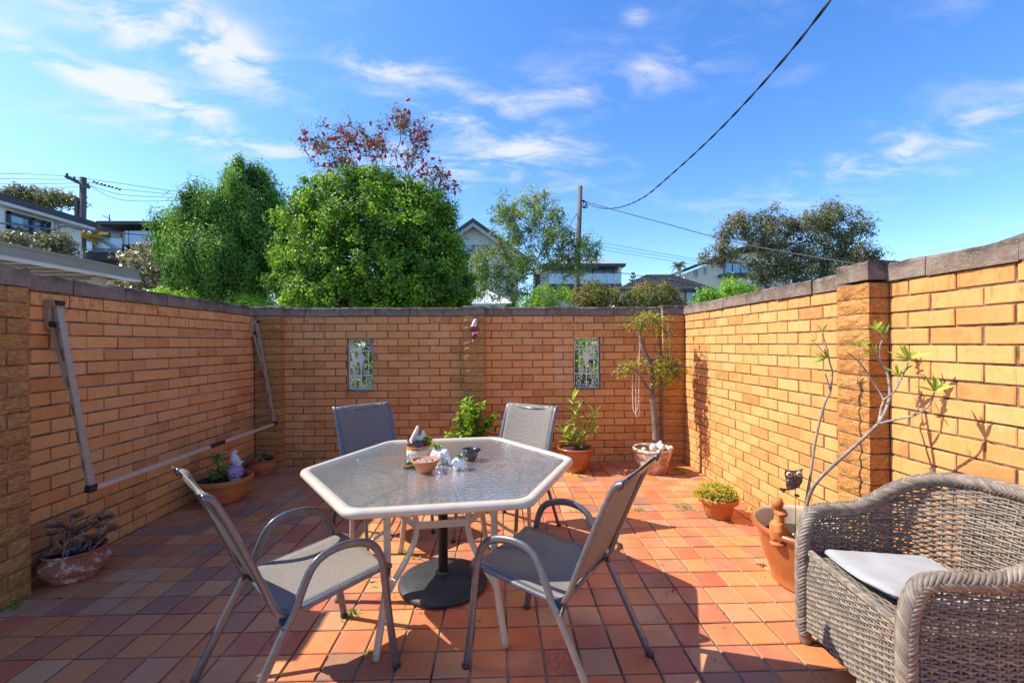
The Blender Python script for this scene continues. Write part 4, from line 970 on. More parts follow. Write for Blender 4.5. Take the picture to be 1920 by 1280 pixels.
# terracotta figurine in that pot
fg = MB(); F0 = at(1468, 1010, 2.36)
c = lambda px, py, dy=0: tuple(at(px, py, 2.36+dy)-Vector((F0.x, F0.y, 0)))
fg.tube([c(1453, 1010), c(1452, 992), c(1452, 982)], [.024, .026, .024], 10).tube([c(1466, 1012, -.02), c(1460, 995, -.02), c(1458, 982, -.01)], [.024, .029, .027], 10)
fg.ball(c(1457, 985), (.040, .034, .034), 14, 10).ball(c(1461, 972), (.027, .026, .034), 12, 9).ball(c(1463, 960), (.034, .030, .026), 12, 9).ball(c(1466, 965, -.03), (.030, .015, .013), 10, 7).ball(c(1471, 962), (.014, .024, .020), 10, 7)
fg.tube([c(1462, 955), c(1461, 948)], [.014, .014], 10).ball(c(1457, 943), (.033, .032, .034), 14, 10).ball(c(1461, 936, .005), (.018, .02, .012), 10, 7)
fg.tube([c(1468, 992), c(1478, 1008), c(1484, 1022)], [.026, .030, .028], 10).ball(c(1462, 1018), (.055, .04, .02), 12, 8)
o = fg.build('figurine', MATS['terracotta_orange'], None, True, loc=(F0.x, F0.y, 0), label='terracotta figurine hugging itself at the edge of the glazed pot', cat='figurine'); remesh(o, .005, 3)
# owl on a wire stake
OW = at(1487, 902, 2.44)
ow = thing('owl_stake', 'scrap-metal owl on a wire stake above the glazed pot', 'garden stake', tuple(OW), R(-12))
MB().prism([(-.040, .062), (-.046, .045), (-.040, .02), (-.036, -.03), (-.03, -.052), (.0, -.048), (.03, -.03), (.048, .0), (.05, .035), (.046, .06), (.052, .078), (.028, .066), (0, .062), (-.03, .064), (-.054, .074)][::-1], -.003, .003, lambda u, v, w_: (u, w_, v)).build('body', MATS['rust_metal'], ow)
for k in range(6): MB().bar((-.022+.002*k, -.006, -.042+.011*k), (.030+.003*k, -.006, -.030+.011*k), .004, .006).build('feather_strip', MATS['grey_metal' if k % 2 else 'rust_metal'], ow)
for x, z, r in ((-.022, .040, .0145), (.030, .045, .0145), (-.024, .0, .012)):
    e = MB().lathe([(r, -.0052), (r, .0052), (r*.8, .006), (r*.55, .0052)], 16); e2 = e.build('eye_ring' if z > .01 else 'washer', MATS['shell_white' if z > .01 else 'grey_metal'], ow, True); e2.rotation_euler = (R(90), 0, 0); e2.location = (x, -.006, z)
    p_ = MB().lathe([(r*.42, 0), (r*.42, .0052), (.001, .006)], 10).build('pupil', MATS['dark_plastic'], e2, True); p_.location = (0, 0, .0052)
MB().prism([(-.004, .012), (.004, .012), (0, -.014)], -.008, 0, lambda u, v, w_: (u+.006, w_-.004, v+.034)).build('beak', MATS['terracotta_orange'], ow)
for k in range(4): MB().bar((-.034, -.002, -.046), (-.075+.006*k, -.004, -.052-.008*k+.01), .003, .007).build('tail_feather', MATS['rust_metal'], ow)
MB().tube([(.012, 0, -.03), (.012, 0, -.2), (.014, .004, -(OW.z-.24))], .0022, 6).build('wire', MATS['rust_metal'], ow, True)
MB().blade((.004, -.002, -.075), (.9, 0, -.25), .032, .02, (0, -1, 0), 0, 0, 4, .05).build('metal_leaf', MATS['rust_metal'], ow)
MB().ball((0, 0, 0), (.045, .04, .034), 12, 8, jit=.15).build('rock', MATS['shell_white'], None, True, loc=tuple(at(1493, 1013, 2.37)), label='white rock in the glazed pot beside the figurine', cat='rock')

# ---------------------------------------------------------------- wall pieces: grilles and bird
simple('grille_paint', (.76, .70, .68), (.66, .60, .58), 30, .5, .2, 120, .002)
def grille(label, x0, x1, z0, z1):
    w_, h = x1-x0, z1-z0; t = thing('iron_grille', label, 'grille', (x0, YB+.045, z0)); r = .0064; gm = MATS['grille_paint']
    def bar(a, b, rr=r, nm='bar'): MB().bar((a[0], 0, a[1]), (b[0], 0, b[1]), rr*2, rr*2, (0, 1, 0)).build(nm, gm, t)
    e = .006
    for a, b in (((e, e), (e, h-e)), ((w_-e, e), (w_-e, h-e)), ((e, e), (w_-e, e)), ((e, h-e), (w_-e, h-e))): bar(a, b, .006, 'frame_bar')
    z1_, z2_ = h*.285, h*.77
    bar((e, z1_), (w_-e, z1_)); bar((e, z2_), (w_-e, z2_)); bar((w_*.22, z1_), (w_*.22, z2_), .0054); bar((w_*.80, z1_), (w_*.80, z2_), .0054)
    bar((w_/2, e), (w_/2, h-e), .0062)
    def scroll(cx, cz, R0, turns, a0, sgn, rr=.0060, R1=.2):
        P = []
        for i in range(26):
            f = i/25; a = a0+sgn*turns*2*math.pi*f; q = R0*(1-(1-R1)*f); P.append((cx+q*math.cos(a), 0, cz+q*math.sin(a)))
        MB().tube(P, rr, 6).build('scroll', gm, t, True)
    for s in (-1, 1):
        c = w_/2
        scroll(c+s*w_*.29, h*.895, w_*.155, 1.35, math.pi/2 if s > 0 else math.pi/2, -s); scroll(c+s*w_*.34, h*.815, w_*.10, 1.1, -math.pi/2, s, .0054)
        scroll(c+s*w_*.31, h*.205, w_*.14, 1.35, math.pi/2, s); scroll(c+s*w_*.33, h*.085, w_*.13, 1.35, -math.pi/2, -s)
        scroll(c+s*w_*.12, h*.14, w_*.19, .3, math.pi if s > 0 else 0, s, .0056, .9)
        scroll(c+s*w_*.16, h*.35, w_*.105, 1.25, -math.pi/2, s, .0054); scroll(c+s*w_*.13, h*.46, w_*.09, 1.0, math.pi, -s, .0054); scroll(c+s*w_*.20, h*.62, w_*.075, .9, -math.pi/2, s, .0052)
        scroll(c+s*w_*.10, h*.93, w_*.06, 1.0, math.pi/2, -s, .0052)
        MB().lathe([(.001, -.005), (.017, 0), (.001, .005)], 8).build('boss', gm, t).location = (c+s*w_*.43, 0, h*.53)
    pl = [(0, .355), (.02, .42), (.05, .50), (.12, .58), (.19, .62), (.13, .635), (.16, .68), (.09, .675), (.09, .715), (.04, .70), (0, .745)]
    poly = [(w_/2+u*w_*1.0, v*h) for u, v in pl]+[(w_/2-u*w_*1.0, v*h) for u, v in pl[-2:0:-1]]
    MB().prism(poly[::-1], -.009, .006, lambda u, v, q: (u, q, v)).build('lotus', gm, t)
    return t
grille('white iron scrollwork grille with lotus in the left wall opening', -1.745, -1.461, .865, 1.449)
grille('white iron scrollwork grille with lotus in the right wall opening', .882, 1.180, .865, 1.459)
for a, b in ((-1.755, -1.452), (.873, 1.19)): MB().bx(a-XL, b-XL, -.006, .1, .845, .8595).build('sill_slate', MATS['coping_block'], back_wall)
bd = thing('parrot_ornament', 'white and crimson plaster parrot hung on the middle pier', 'wall ornament', (-.279, YB-.113, 1.41), 0)
mb = MB().ball((-.012, -.012, .155), (.040, .026, .046), 14, 10).ball((.018, -.018, .15), (.034, .024, .042), 14, 10); remesh(mb.build('wings', MATS['crimson_paint'], bd, True), .004, 2)
mb = MB().tube([(0, -.018, .175), (.006, -.024, .215), (.014, -.028, .24)], [.033, .029, .020], 12).ball((.014, -.026, .243), (.022, .02, .020), 12, 9); remesh(mb.build('head', MATS['white_paint'], bd, True), .004, 2)
MB().tube([(.030, -.03, .250), (.042, -.03, .246), (.046, -.03, .236)], [.009, .007, .002], 8).build('beak', MATS['terracotta'], bd, True)
MB().ball((.020, -.046, .247), .0035, 8, 6).build('eye', MATS['dark_plastic'], bd, True)
MB().ball((.008, -.010, .108), (.036, .018, .020), 12, 8).build('belly', MATS['white_paint'], bd, True)
MB().tube([(-.004, -.010, .10), (-.012, -.010, .03)], [.018, .012], 10, ref=(0, 1, 0), ry=[.010, .006]).build('tail', MATS['crimson_paint'], bd, True)
MB().tube([(.014, -.008, .095), (.028, -.008, .055)], [.014, .008], 10).build('tail_feather', MATS['crimson_paint'], bd, True)
MB().ball((-.014, -.010, .014), (.010, .007, .016), 10, 7).build('tail_tip', MATS['white_paint'], bd, True)

# ---------------------------------------------------------------- things on the table
ZT = .7145
def on(px, py): p = atz(px, py, ZT); return (p.x, p.y, ZT)
j = thing('stoneware_jar', 'small stoneware jar banded brown, amber and cream on the table', 'jar', on(783, 856))
MB().lathe([(.050, 0), (.060, .002), (.064, .02), (.064, .05)], 32).build('cream_body', MATS['cream_glaze'], j, True)
MB().lathe([(.0645, .050), (.0648, .056), (.064, .068), (.0625, .070)], 32, capb=False).build('amber_band', MATS['amber_glaze'], j, True)
MB().lathe([(.0630, .068), (.060, .078), (.054, .088), (.056, .094), (.062, .100), (.060, .106), (.050, .104), (.047, .09)], 32, capb=False).build('brown_rim', MATS['brown_glaze'], j, True)
MB().lathe([(.05, .092), (.003, .096)], 20, capb=False).build('soil', MATS['soil'], j)
lv = MB()
for k in range(9): rosette(lv, (.045+.035*random.random(), -.02+.04*random.random(), .10+random.uniform(-.03, .03)), .022, 7, (.6, -.4, .6), (.1, 1), .6, .3, 2)
lv.build('trailing_sedum', MATS['leaf_yellow'], j, True, kind='stuff')
mb = MB().tube(smo([(-.03, -.01, 0), (-.015, -.01, .04), (.0, -.01, .075), (.004, -.01, .095)], 5), np.linspace(.020, .008, 16), 10).ball((.035, -.005, .035), (.016, .014, .030), 10, 8).ball((.012, -.005, .02), (.03, .02, .018), 10, 8)
p = on(783, 856); remesh(mb.build('coral_piece', MATS['shell_white'], None, True, loc=(p[0], p[1], ZT+.092), label='forked white coral standing upright in the banded jar', cat='coral'), .004, 2)
bw = thing('terracotta_bowl', 'small terracotta bowl of pebbles at the front of the table ornaments', 'bowl', on(798, 884))
MB().lathe([(.030, 0), (.036, .002), (.052, .024), (.068, .052), (.072, .058), (.073, .066), (.067, .067), (.058, .05)], 32, capb=False).lathe([(.058, .05), (.003, .048)], 20, capb=False).build('bowl', MATS['terracotta'], bw, True)
mb = MB()
for k in range(90): a = random.uniform(0, 6.28); r0 = .056*math.sqrt(random.random()); mb.ball((r0*math.cos(a), r0*math.sin(a), .054+.012*(1-r0/.06)), (random.uniform(.005, .009), random.uniform(.005, .008), .005), 6, 5, tint=random.random())
mb.build('pebble_fill', MATS['pebbles'], bw, True, kind='stuff')
ns = thing('fibre_nest', 'tiny succulent in a brown fibre nest left of the pebble bowl', 'potted plant', on(768, 876))
MB().lathe([(.028, 0), (.042, .006), (.044, .016), (.032, .022), (.01, .02)], 16, wob=.05).build('nest', MATS['dry_fibre'], ns, True)
lv = MB()
for k in range(5): rosette(lv, (random.uniform(-.02, .02), random.uniform(-.015, .015), .022), .018, 7, (random.uniform(-.4, .4), -.3, 1), (.2, .9), .5, .3, 2)
lv.build('leaves', MATS['leaf_succulent'], ns, True, kind='stuff')
gl, ntg = newmat('clear_glass'); finish(ntg, (.95, .97, .97), .02, trans=.95)
MB().lathe([(.030, 0), (.031, .045), (.030, .05), (.028, .05), (.029, .045), (.028, .0052), (.003, .003)], 20, capb=False).build('tea_light_glass', MATS['clear_glass'], None, True, loc=on(775, 866), label='small clear glass behind the pebble bowl, in front of the banded jar', cat='glass')
el_ = thing('elephant_planter', 'white ceramic elephant planter with red-tipped succulent on the table', 'planter', on(822, 868), R(-35))
mb = MB().ball((0, 0, .052), (.046, .036, .036), 16, 12)
for x, y in ((-.026, -.02), (-.026, .02), (.024, -.02), (.024, .02)): mb.tube([(x, y, .05), (x, y, .001)], [.015, .015], 10)
mb.ball((.048, 0, .060), (.026, .024, .026), 14, 10).ball((.040, -.028, .058), (.012, .006, .022), 10, 8).ball((.040, .028, .058), (.012, .006, .022), 10, 8).tube(smo([(.066, 0, .058), (.080, 0, .035), (.084, 0, .012), (.096, 0, .010)], 4), np.linspace(.012, .006, 13), 8)
remesh(mb.build('body', MATS['glazed_white'], el_, True), .0035, 2)
for s in (-1, 1): MB().tube([(.062, s*.012, .046), (.076, s*.016, .040), (.084, s*.016, .046)], [.004, .0035, .0015], 6).build('tusk', MATS['shell_white'], el_, True)
lv = MB()
for k in range(7): rosette(lv, (-.02+random.uniform(-.015, .02), random.uniform(-.02, .02), .086+random.uniform(0, .015)), .020, 7, (random.uniform(-.5, .5), random.uniform(-.5, .5), 1), (.0, 1), .6, .3, 2)
lv.build('succulent', MATS['leaf_yellow'], el_, True, kind='stuff')
wp = thing('white_planter', 'little white animal-shaped planter with spiky green succulent, nearest the table edge', 'planter', on(860, 880), R(20))
mb = MB().ball((0, 0, .038), (.036, .032, .030), 16, 12).ball((-.028, -.018, .045), (.016, .014, .018), 12, 9)
for x, y in ((-.018, -.016), (.018, -.016), (-.018, .016), (.018, .016)): mb.tube([(x, y, .03), (x, y, .001)], [.011, .011], 8)
remesh(mb.build('body', MATS['glazed_white'], wp, True), .0035, 2)
lv = MB(); rosette(lv, (.004, .002, .064), .036, 12, (0, 0, 1), (.0, .6), .22, .3, 4).build('spiky_leaves', MATS['leaf_succulent'], wp, True, kind='stuff')
dk = thing('dark_pot', 'small black glazed pot with a spout, right of the white planter', 'pot', on(882, 862))
MB().lathe([(.022, 0), (.028, .002), (.042, .020), (.046, .036), (.040, .050), (.037, .056), (.044, .062), (.047, .066), (.043, .067), (.035, .058), (.030, .035)], 28, capb=False).build('body', MATS['black_glaze'], dk, True)
MB().tube([(.036, .0, .052), (.050, .0, .058), (.058, 0, .064)], [.012, .010, .009], 8).build('spout', MATS['black_glaze'], dk, True)
for k, (px, py) in enumerate([(818, 884), (826, 880), (836, 886), (812, 880)]):
    MB().ball((0, 0, .008), (.012, .010, .009), 7, 5, jit=.3).build('crystal', MATS['clear_glass'], None, False, loc=on(px, py), rotz=k, label='clear crystal lump on the glass beside the pebble bowl', cat='crystal', group='crystals beside the bowl')
MB().tube(smo([on(828, 876), on(834, 884), on(838, 888)], 4), .004, 6).build('coral_twig', MATS['shell_white'], None, True, label='thin white twig lying on the glass below the elephant', cat='twig').location.z += .005

# ---------------------------------------------------------------- weeds in the joints, litter
lv = MB(); rw_ = random.Random(5)
spots = [(700, 990, 1.2), (780, 1010, 1.6), (768, 1035, 1.6), (775, 1048, 1.3), (660, 1150, 1.5), (655, 1160, 1.2), (695, 1092, .8), (700, 1100, .7), (1010, 965, 1), (1078, 958, 1), (1127, 957, 1), (1192, 955, 1.2), (1278, 950, 1.7), (1290, 955, 1.2), (470, 978, 1), (495, 975, .9), (610, 978, .8),
         (690, 975, 1), (10, 1140, 2.5), (25, 1132, 2), (1425, 955, 1.6), (1432, 965, 1.8), (1438, 972, 1.4), (1272, 880, 2.2), (1280, 886, 2.6), (1268, 890, 2), (1012, 960, .9), (250, 965, .8), (255, 955, 1), (1020, 950, .8), (690, 1222, .8), (752, 1000, .8), (1086, 893, 1.2), (1075, 890, 1.4), (1200, 955, .9), (1300, 958, .8), (985, 972, 1), (1100, 960, .7), (940, 985, .8)]
for px, py, s in spots:
    p = atz(px, py, 0)
    if p.x > XR-.03: p.x = XR-.05
    if p.x < XL+.03: p.x = XL+.05
    for k in range(int(12*s)):
        d = Vector((rw_.gauss(0, .8), rw_.gauss(0, .6), rw_.uniform(.3, 1.3))); b = Vector((p.x+rw_.gauss(0, .018*s), p.y+rw_.gauss(0, .008), -.0052))
        lv.blade(b, d, rw_.uniform(.015, .045)*s**.5, rw_.uniform(.005, .010), (0, 0, 1), .4, rw_.random(), 3, .2)
lv.build('weeds', MATS['leaf_bright'], None, True, kind='stuff', label='small green weeds growing in the tile joints', cat='weeds')
lv = MB()
for k in range(170):
    px, py = rw_.uniform(150, 1450), rw_.uniform(890, 1275); p = atz(px, py, 0)
    if not (XL+.05 < p.x < XR-.05 and p.y < YB-.05): continue
    lv.blade((p.x, p.y, .003), (rw_.gauss(0, 1), rw_.gauss(0, 1), .05), rw_.uniform(.006, .03), rw_.uniform(.003, .007), (0, 0, 1), rw_.uniform(-.2, .2), rw_.random(), 2, .3)
for k in range(46):
    a = rw_.uniform(2.6, 6.6); r0 = rw_.uniform(.26, .31); lv.blade((-.33+r0*math.cos(a), 2.545+r0*math.sin(a), .003), (rw_.gauss(0, 1), rw_.gauss(0, 1), .1), rw_.uniform(.008, .025), .006, (0, 0, 1), .1, rw_.random(), 2, .3)
leafmat('dry_leaf', [(0, (.10, .05, .025)), (.5, (.25, .14, .07)), (1, (.42, .30, .18))], .7, .1)
lv.build('leaf_litter', MATS['dry_leaf'], None, True, kind='stuff', label='dry leaf bits scattered over the tiles', cat='litter')
simple('petal_pink', (.45, .02, .10), (.32, .01, .07), 30, .6)
for k, (px, py, lab) in enumerate([(1428, 1058, 'crumpled magenta petals on the tiles beside the glazed pot'), (1256, 1109, 'small magenta petal on the tiles in the table shadow')]):
    p = atz(px, py, .0052); mb = MB()
    for q in range(7 if k == 0 else 3): mb.blade((random.uniform(-.015, .015), random.uniform(-.006, .006), 0), (random.gauss(0, 1), random.gauss(0, 1), .4), .022, .012, (0, 0, 1), .3, 0, 3, .3)
    mb.build('fallen_petals', MATS['petal_pink'], None, True, loc=tuple(p), label=lab, cat='petals', kind=None)
# ---------------------------------------------------------------- beyond the walls: trees
leafmat('leaf_cypress', [(0, (0.044, 0.112, 0.024)), (.5, (0.102, 0.235, 0.041)), (1, (0.235, 0.408, 0.072))], .5, .22, .3)
leafmat('leaf_lilly', [(0, (0.034, 0.076, 0.014)), (.45, (0.102, 0.221, 0.024)), (.8, (0.272, 0.459, 0.034)), (1, (0.510, 0.600, 0.051))], .5, .3, .25)
leafmat('leaf_bottle', [(0, (0.085, 0.128, 0.046)), (.5, (0.213, 0.288, 0.085)), (1, (0.468, 0.531, 0.149))], .4, .3, .4)
leafmat('leaf_dusky', [(0, (0.076, 0.085, 0.043)), (.5, (0.170, 0.178, 0.085)), (1, (0.340, 0.289, 0.136))], .45, .2, .4)
leafmat('leaf_rusty', [(0, (.08, .10, .025)), (.45, (.19, .20, .05)), (.75, (.30, .19, .07)), (1, (.30, .34, .09))], .45, .25, .3)
leafmat('leaf_magnolia', [(0, (0.085, 0.093, 0.051)), (.5, (0.238, 0.230, 0.119)), (1, (0.578, 0.459, 0.255))], .35, .15, .5)
leafmat('leaf_redbrush', [(0, (.09, .075, .045)), (.5, (.20, .17, .08)), (.8, (.30, .15, .09)), (1, (.36, .12, .09))], .45, .3, .3)
leafmat('leaf_gold', [(0, (.25, .17, .015)), (1, (.55, .38, .02))], .4, .3)
leafmat('leaf_palm', [(0, (0.051, 0.085, 0.034)), (1, (0.170, 0.238, 0.085))], .45, .15)
simple('flower_red', (.72, .06, .07), (.55, .035, .045), 20, .7, transl=.2)
simple('tree_bark', (.17, .125, .095), (.09, .065, .05), 8, .9, .9, 40, .02, .2, stretch=(1, 1, .3))
simple('pale_bark', (.30, .26, .22), (.18, .15, .13), 8, .9, .8, 40, .02, .2, stretch=(1, 1, .3))
GZ = -.35
def crown(blobs, nclu, nleaf, L, W, csize, fill=.62, upbias=0., tint=(.0, 1.), clump_up=None, jit=.08):
    """leaf clumps spread through ellipsoids; returns MB, cluster centres"""
    blobs = [(np.array(c, float), np.array(r, float)) for c, r in blobs]
    vol = np.array([r.prod()**(2/3) for c, r in blobs]); vol /= vol.sum(); C = []; CN = []
    while len(C) < nclu:
        i = rng.choice(len(blobs), p=vol); c, r = blobs[i]; d = unit(rng.normal(size=3)); q = rng.uniform(fill, 1.04)+jit*rng.normal()
        p = c+d*r*q
        if any(k != i and np.sum(((p-c2)/r2)**2) < .45 for k, (c2, r2) in enumerate(blobs)): continue
        C.append(p); CN.append(unit(d/r))
    C = np.array(C); CN = np.array(CN)
    sz = csize*rng.uniform(.6, 1.3, nclu); ct = rng.uniform(-.32, .32, nclu)
    k = rng.integers(0, nclu, nleaf); o = rng.normal(size=(nleaf, 3)); o = unit(o)*np.clip(np.abs(rng.normal(.75, .32, (nleaf, 1))), 0, 1.2)
    if clump_up is not None: o = o*np.array([.75, .75, clump_up])
    P = C[k]+o*sz[k][:, None]
    N = unit(CN[k]*.7+o*.6+rng.normal(size=(nleaf, 3))*.55+np.array([0, 0, upbias]))
    t = np.clip(rng.uniform(*tint, nleaf)*.6+.2+ct[k], 0, 1)
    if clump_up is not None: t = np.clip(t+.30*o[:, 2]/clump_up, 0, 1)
    mb = MB(); rquads(P, N, L*rng.uniform(.65, 1.3, nleaf), W*rng.uniform(.7, 1.25, nleaf), t, mb, up=(CN[k]*.6+np.array([0, 0, .9])) if clump_up else None)
    return mb, C
def px_blob(px, py, rx, ry, Y, depth=1.0, dy=0.):
    c = at(px, py, Y+dy); s = (Y+dy)/FPX; return (tuple(c), (rx*s, .5*(rx+ry)*s*depth, ry*s))
def limbs(t, base, mid, ends, r0, mat, wob=.10, name='branch', rmin=.0045):
    """trunk, then every clump is reached from the nearest wood already grown, so limbs fork"""
    P = smo([base, Vector(base).lerp(Vector(mid), .5)+Vector((random.gauss(0, .05), 0, 0)), mid], 5); MB().tube(P, np.linspace(r0*1.2, r0*.7, len(P)), 10).build('trunk', mat, t, True)
    nodes = [(p, r0*.6, 0.) for p in P[len(P)//3:]]; top = Vector(mid)
    for e in sorted([Vector(e) for e in ends], key=lambda e: (e-top).length):
        s, rs, ds = min(nodes, key=lambda n: (n[0]-e).length+.25*n[2]); l = (e-s).length
        if l < .05: continue
        m_ = s.lerp(e, .5)+Vector((random.gauss(0, wob*l), random.gauss(0, wob*l), random.gauss(.06, wob)*l)); q = smo([s, m_, e], 5)
        r_a = max(rmin, min(rs*.8, .010+.020*l)); r_b = max(rmin, r_a*.45)
        MB().tube(q, np.linspace(r_a, r_b, len(q)), 6).build(name, mat, t, True)
        nodes += [(p, max(rmin, r_a+(r_b-r_a)*k/len(q)), ds+l*k/len(q)) for k, p in enumerate(q) if k > 1]
def tree(label, base_px, Y, blobs, nclu, nleaf, L, W, cs, mat, bark='tree_bark', r0=.1, nb=8, name='tree', red=0, midz=None, **kw):
    b = at(base_px, 600, Y); t = thing(name, label, 'tree' if 'tree' in name else 'shrub', (b.x, b.y, GZ)); off = np.array([b.x, b.y, GZ])
    bl = [(tuple(np.array(c)-off), r) for c, r in blobs]
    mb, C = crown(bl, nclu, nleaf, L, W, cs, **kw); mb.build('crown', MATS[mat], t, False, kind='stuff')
    cz = np.mean([c[2] for c, r in bl]); m_ = (np.mean([c[0] for c, r in bl])*.4, np.mean([c[1] for c, r in bl])*.4, midz if midz else cz*.55)
    idx = rng.choice(len(C), min(nb, len(C)), replace=False); limbs(t, (0, 0, -.1), m_, [tuple(C[i]) for i in idx], r0, MATS[bark], rmin=.0095 if 'bottle' in name else .006)
    if red:
        fb = MB()
        for i in rng.choice(len(C), red):
            c = C[i]+rng.normal(size=3)*cs*.6; d = unit(rng.normal(size=3)+np.array([0, 0, .3])); P = [c-d*.06, c-d*.025, c+d*.03, c+d*.06]
            fb.tube(P, [.015, .034, .032, .010], 6)
        fb.build('flowers', MATS['flower_red'], t, False, kind='stuff')
    return t
Y = 9.5
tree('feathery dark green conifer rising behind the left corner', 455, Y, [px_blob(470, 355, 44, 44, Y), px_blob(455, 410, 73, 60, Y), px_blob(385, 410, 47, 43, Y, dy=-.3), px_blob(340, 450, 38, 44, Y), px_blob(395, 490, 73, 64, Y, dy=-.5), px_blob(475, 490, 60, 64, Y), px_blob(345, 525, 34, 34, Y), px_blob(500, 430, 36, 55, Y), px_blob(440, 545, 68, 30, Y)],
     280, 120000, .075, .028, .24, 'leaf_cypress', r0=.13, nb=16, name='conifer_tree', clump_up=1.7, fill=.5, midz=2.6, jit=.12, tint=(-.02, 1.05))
Y = 8.0
tree('big round glossy bright green tree in the middle behind the wall', 690, Y, [px_blob(700, 444, 148, 106, Y), px_blob(640, 409, 85, 72, Y), px_blob(770, 414, 76, 67, Y), px_blob(590, 489, 67, 72, Y), px_blob(815, 494, 63, 81, Y), px_blob(700, 514, 157, 67, Y, dy=-.3), px_blob(560, 534, 45, 40, Y), px_blob(850, 544, 43, 40, Y), px_blob(690, 349, 54, 25, Y), px_blob(620, 554, 81, 36, Y, dy=-.6), px_blob(760, 554, 99, 40, Y, dy=-.6)],
     1500, 165000, .060, .036, .15, 'leaf_lilly', r0=.10, nb=40, name='round_tree', fill=.48, midz=1.9, jit=.085, tint=(-.12, .9))
Y = 11.5
RB = [px_blob(600, 262, 45, 32, Y), px_blob(650, 265, 50, 38, Y), px_blob(700, 270, 50, 45, Y), px_blob(755, 235, 42, 34, Y), px_blob(790, 255, 32, 25, Y), px_blob(770, 300, 48, 35, Y), px_blob(820, 330, 30, 25, Y), px_blob(640, 305, 60, 35, Y), px_blob(575, 258, 18, 10, Y), px_blob(840, 355, 20, 30, Y), px_blob(745, 210, 14, 14, Y), px_blob(825, 390, 14, 18, Y)]
tree('sparse red-flowering bottlebrush rising behind the round green tree', 735, Y, RB, 260, 7000, .08, .022, .19, 'leaf_redbrush', r0=.08, nb=220, name='bottlebrush_tree', red=210, fill=.2, midz=4.4, tint=(-.2, .7))
Y = 12.0
tree('loose olive bottlebrush tree left of the near power pole', 1025, Y, [px_blob(945, 400, 38, 35, Y), px_blob(1000, 400, 48, 45, Y), px_blob(1035, 430, 42, 50, Y), px_blob(960, 450, 48, 45, Y), px_blob(930, 500, 42, 38, Y), px_blob(985, 500, 50, 45, Y), px_blob(1090, 460, 40, 28, Y), px_blob(1105, 485, 26, 18, Y), px_blob(1055, 480, 40, 30, Y), px_blob(905, 480, 22, 20, Y), px_blob(908, 512, 32, 34, Y), px_blob(935, 540, 38, 28, Y), px_blob(900, 550, 22, 22, Y), px_blob(965, 545, 30, 24, Y), px_blob(1020, 365, 16, 14, Y), px_blob(943, 366, 8, 8, Y), px_blob(920, 545, 30, 20, Y), px_blob(1075, 510, 30, 18, Y)],
     370, 17000, .10, .029, .19, 'leaf_bottle', r0=.10, nb=150, name='bottlebrush_tree', red=18, fill=.3, midz=3.6)
Y = 11.0
tree('dusky bottlebrush tree above the right wall, left of the brick pier', 1480, Y, [px_blob(1385, 430, 40, 34, Y), px_blob(1350, 475, 34, 22, Y), px_blob(1440, 440, 45, 42, Y), px_blob(1500, 430, 45, 40, Y), px_blob(1550, 415, 48, 36, Y), px_blob(1590, 440, 35, 38, Y), px_blob(1570, 480, 60, 34, Y), px_blob(1490, 495, 70, 45, Y), px_blob(1430, 510, 40, 40, Y), px_blob(1635, 480, 20, 12, Y), px_blob(1540, 520, 70, 30, Y), px_blob(1610, 490, 30, 18, Y)],
     420, 30000, .09, .027, .19, 'leaf_dusky', r0=.09, nb=150, name='bottlebrush_tree', red=14, fill=.35, midz=3.4)
tree('brown-green broad-leaved tree behind the end of the carport roof', 290, 12.0, [px_blob(275, 500, 45, 38, 12), px_blob(320, 510, 45, 45, 12), px_blob(260, 545, 45, 28, 12), px_blob(310, 560, 60, 25, 12)], 150, 5200, .14, .06, .22, 'leaf_magnolia', r0=.09, nb=8, name='magnolia_tree', fill=.55)
tree('brown-green tree in front of the white house, far left', 40, 15.0, [px_blob(25, 455, 32, 20, 15), px_blob(-15, 462, 35, 22, 15), px_blob(55, 470, 20, 12, 15)], 120, 3800, .14, .06, .18, 'leaf_magnolia', r0=.1, nb=8, name='magnolia_tree', fill=.5)
tree('dark leafy tree between the white house window and the pole', 95, 16.0, [px_blob(95, 465, 38, 22, 16), px_blob(115, 450, 14, 10, 16), px_blob(75, 460, 20, 14, 16)], 90, 3200, .13, .055, .24, 'leaf_dusky', r0=.1, nb=8, name='broad_tree', fill=.5)
tree('flat-topped gum tree showing over the white house roof', 90, 48.0, [px_blob(20, 372, 50, 14, 48), px_blob(60, 366, 35, 12, 48), px_blob(95, 372, 30, 14, 48), px_blob(115, 368, 20, 8, 48), px_blob(140, 380, 18, 6, 48), px_blob(70, 385, 30, 16, 48)], 110, 3600, .5, .16, .7, 'leaf_dusky', 'pale_bark', r0=.25, nb=16, name='gum_tree', fill=.4, midz=12)
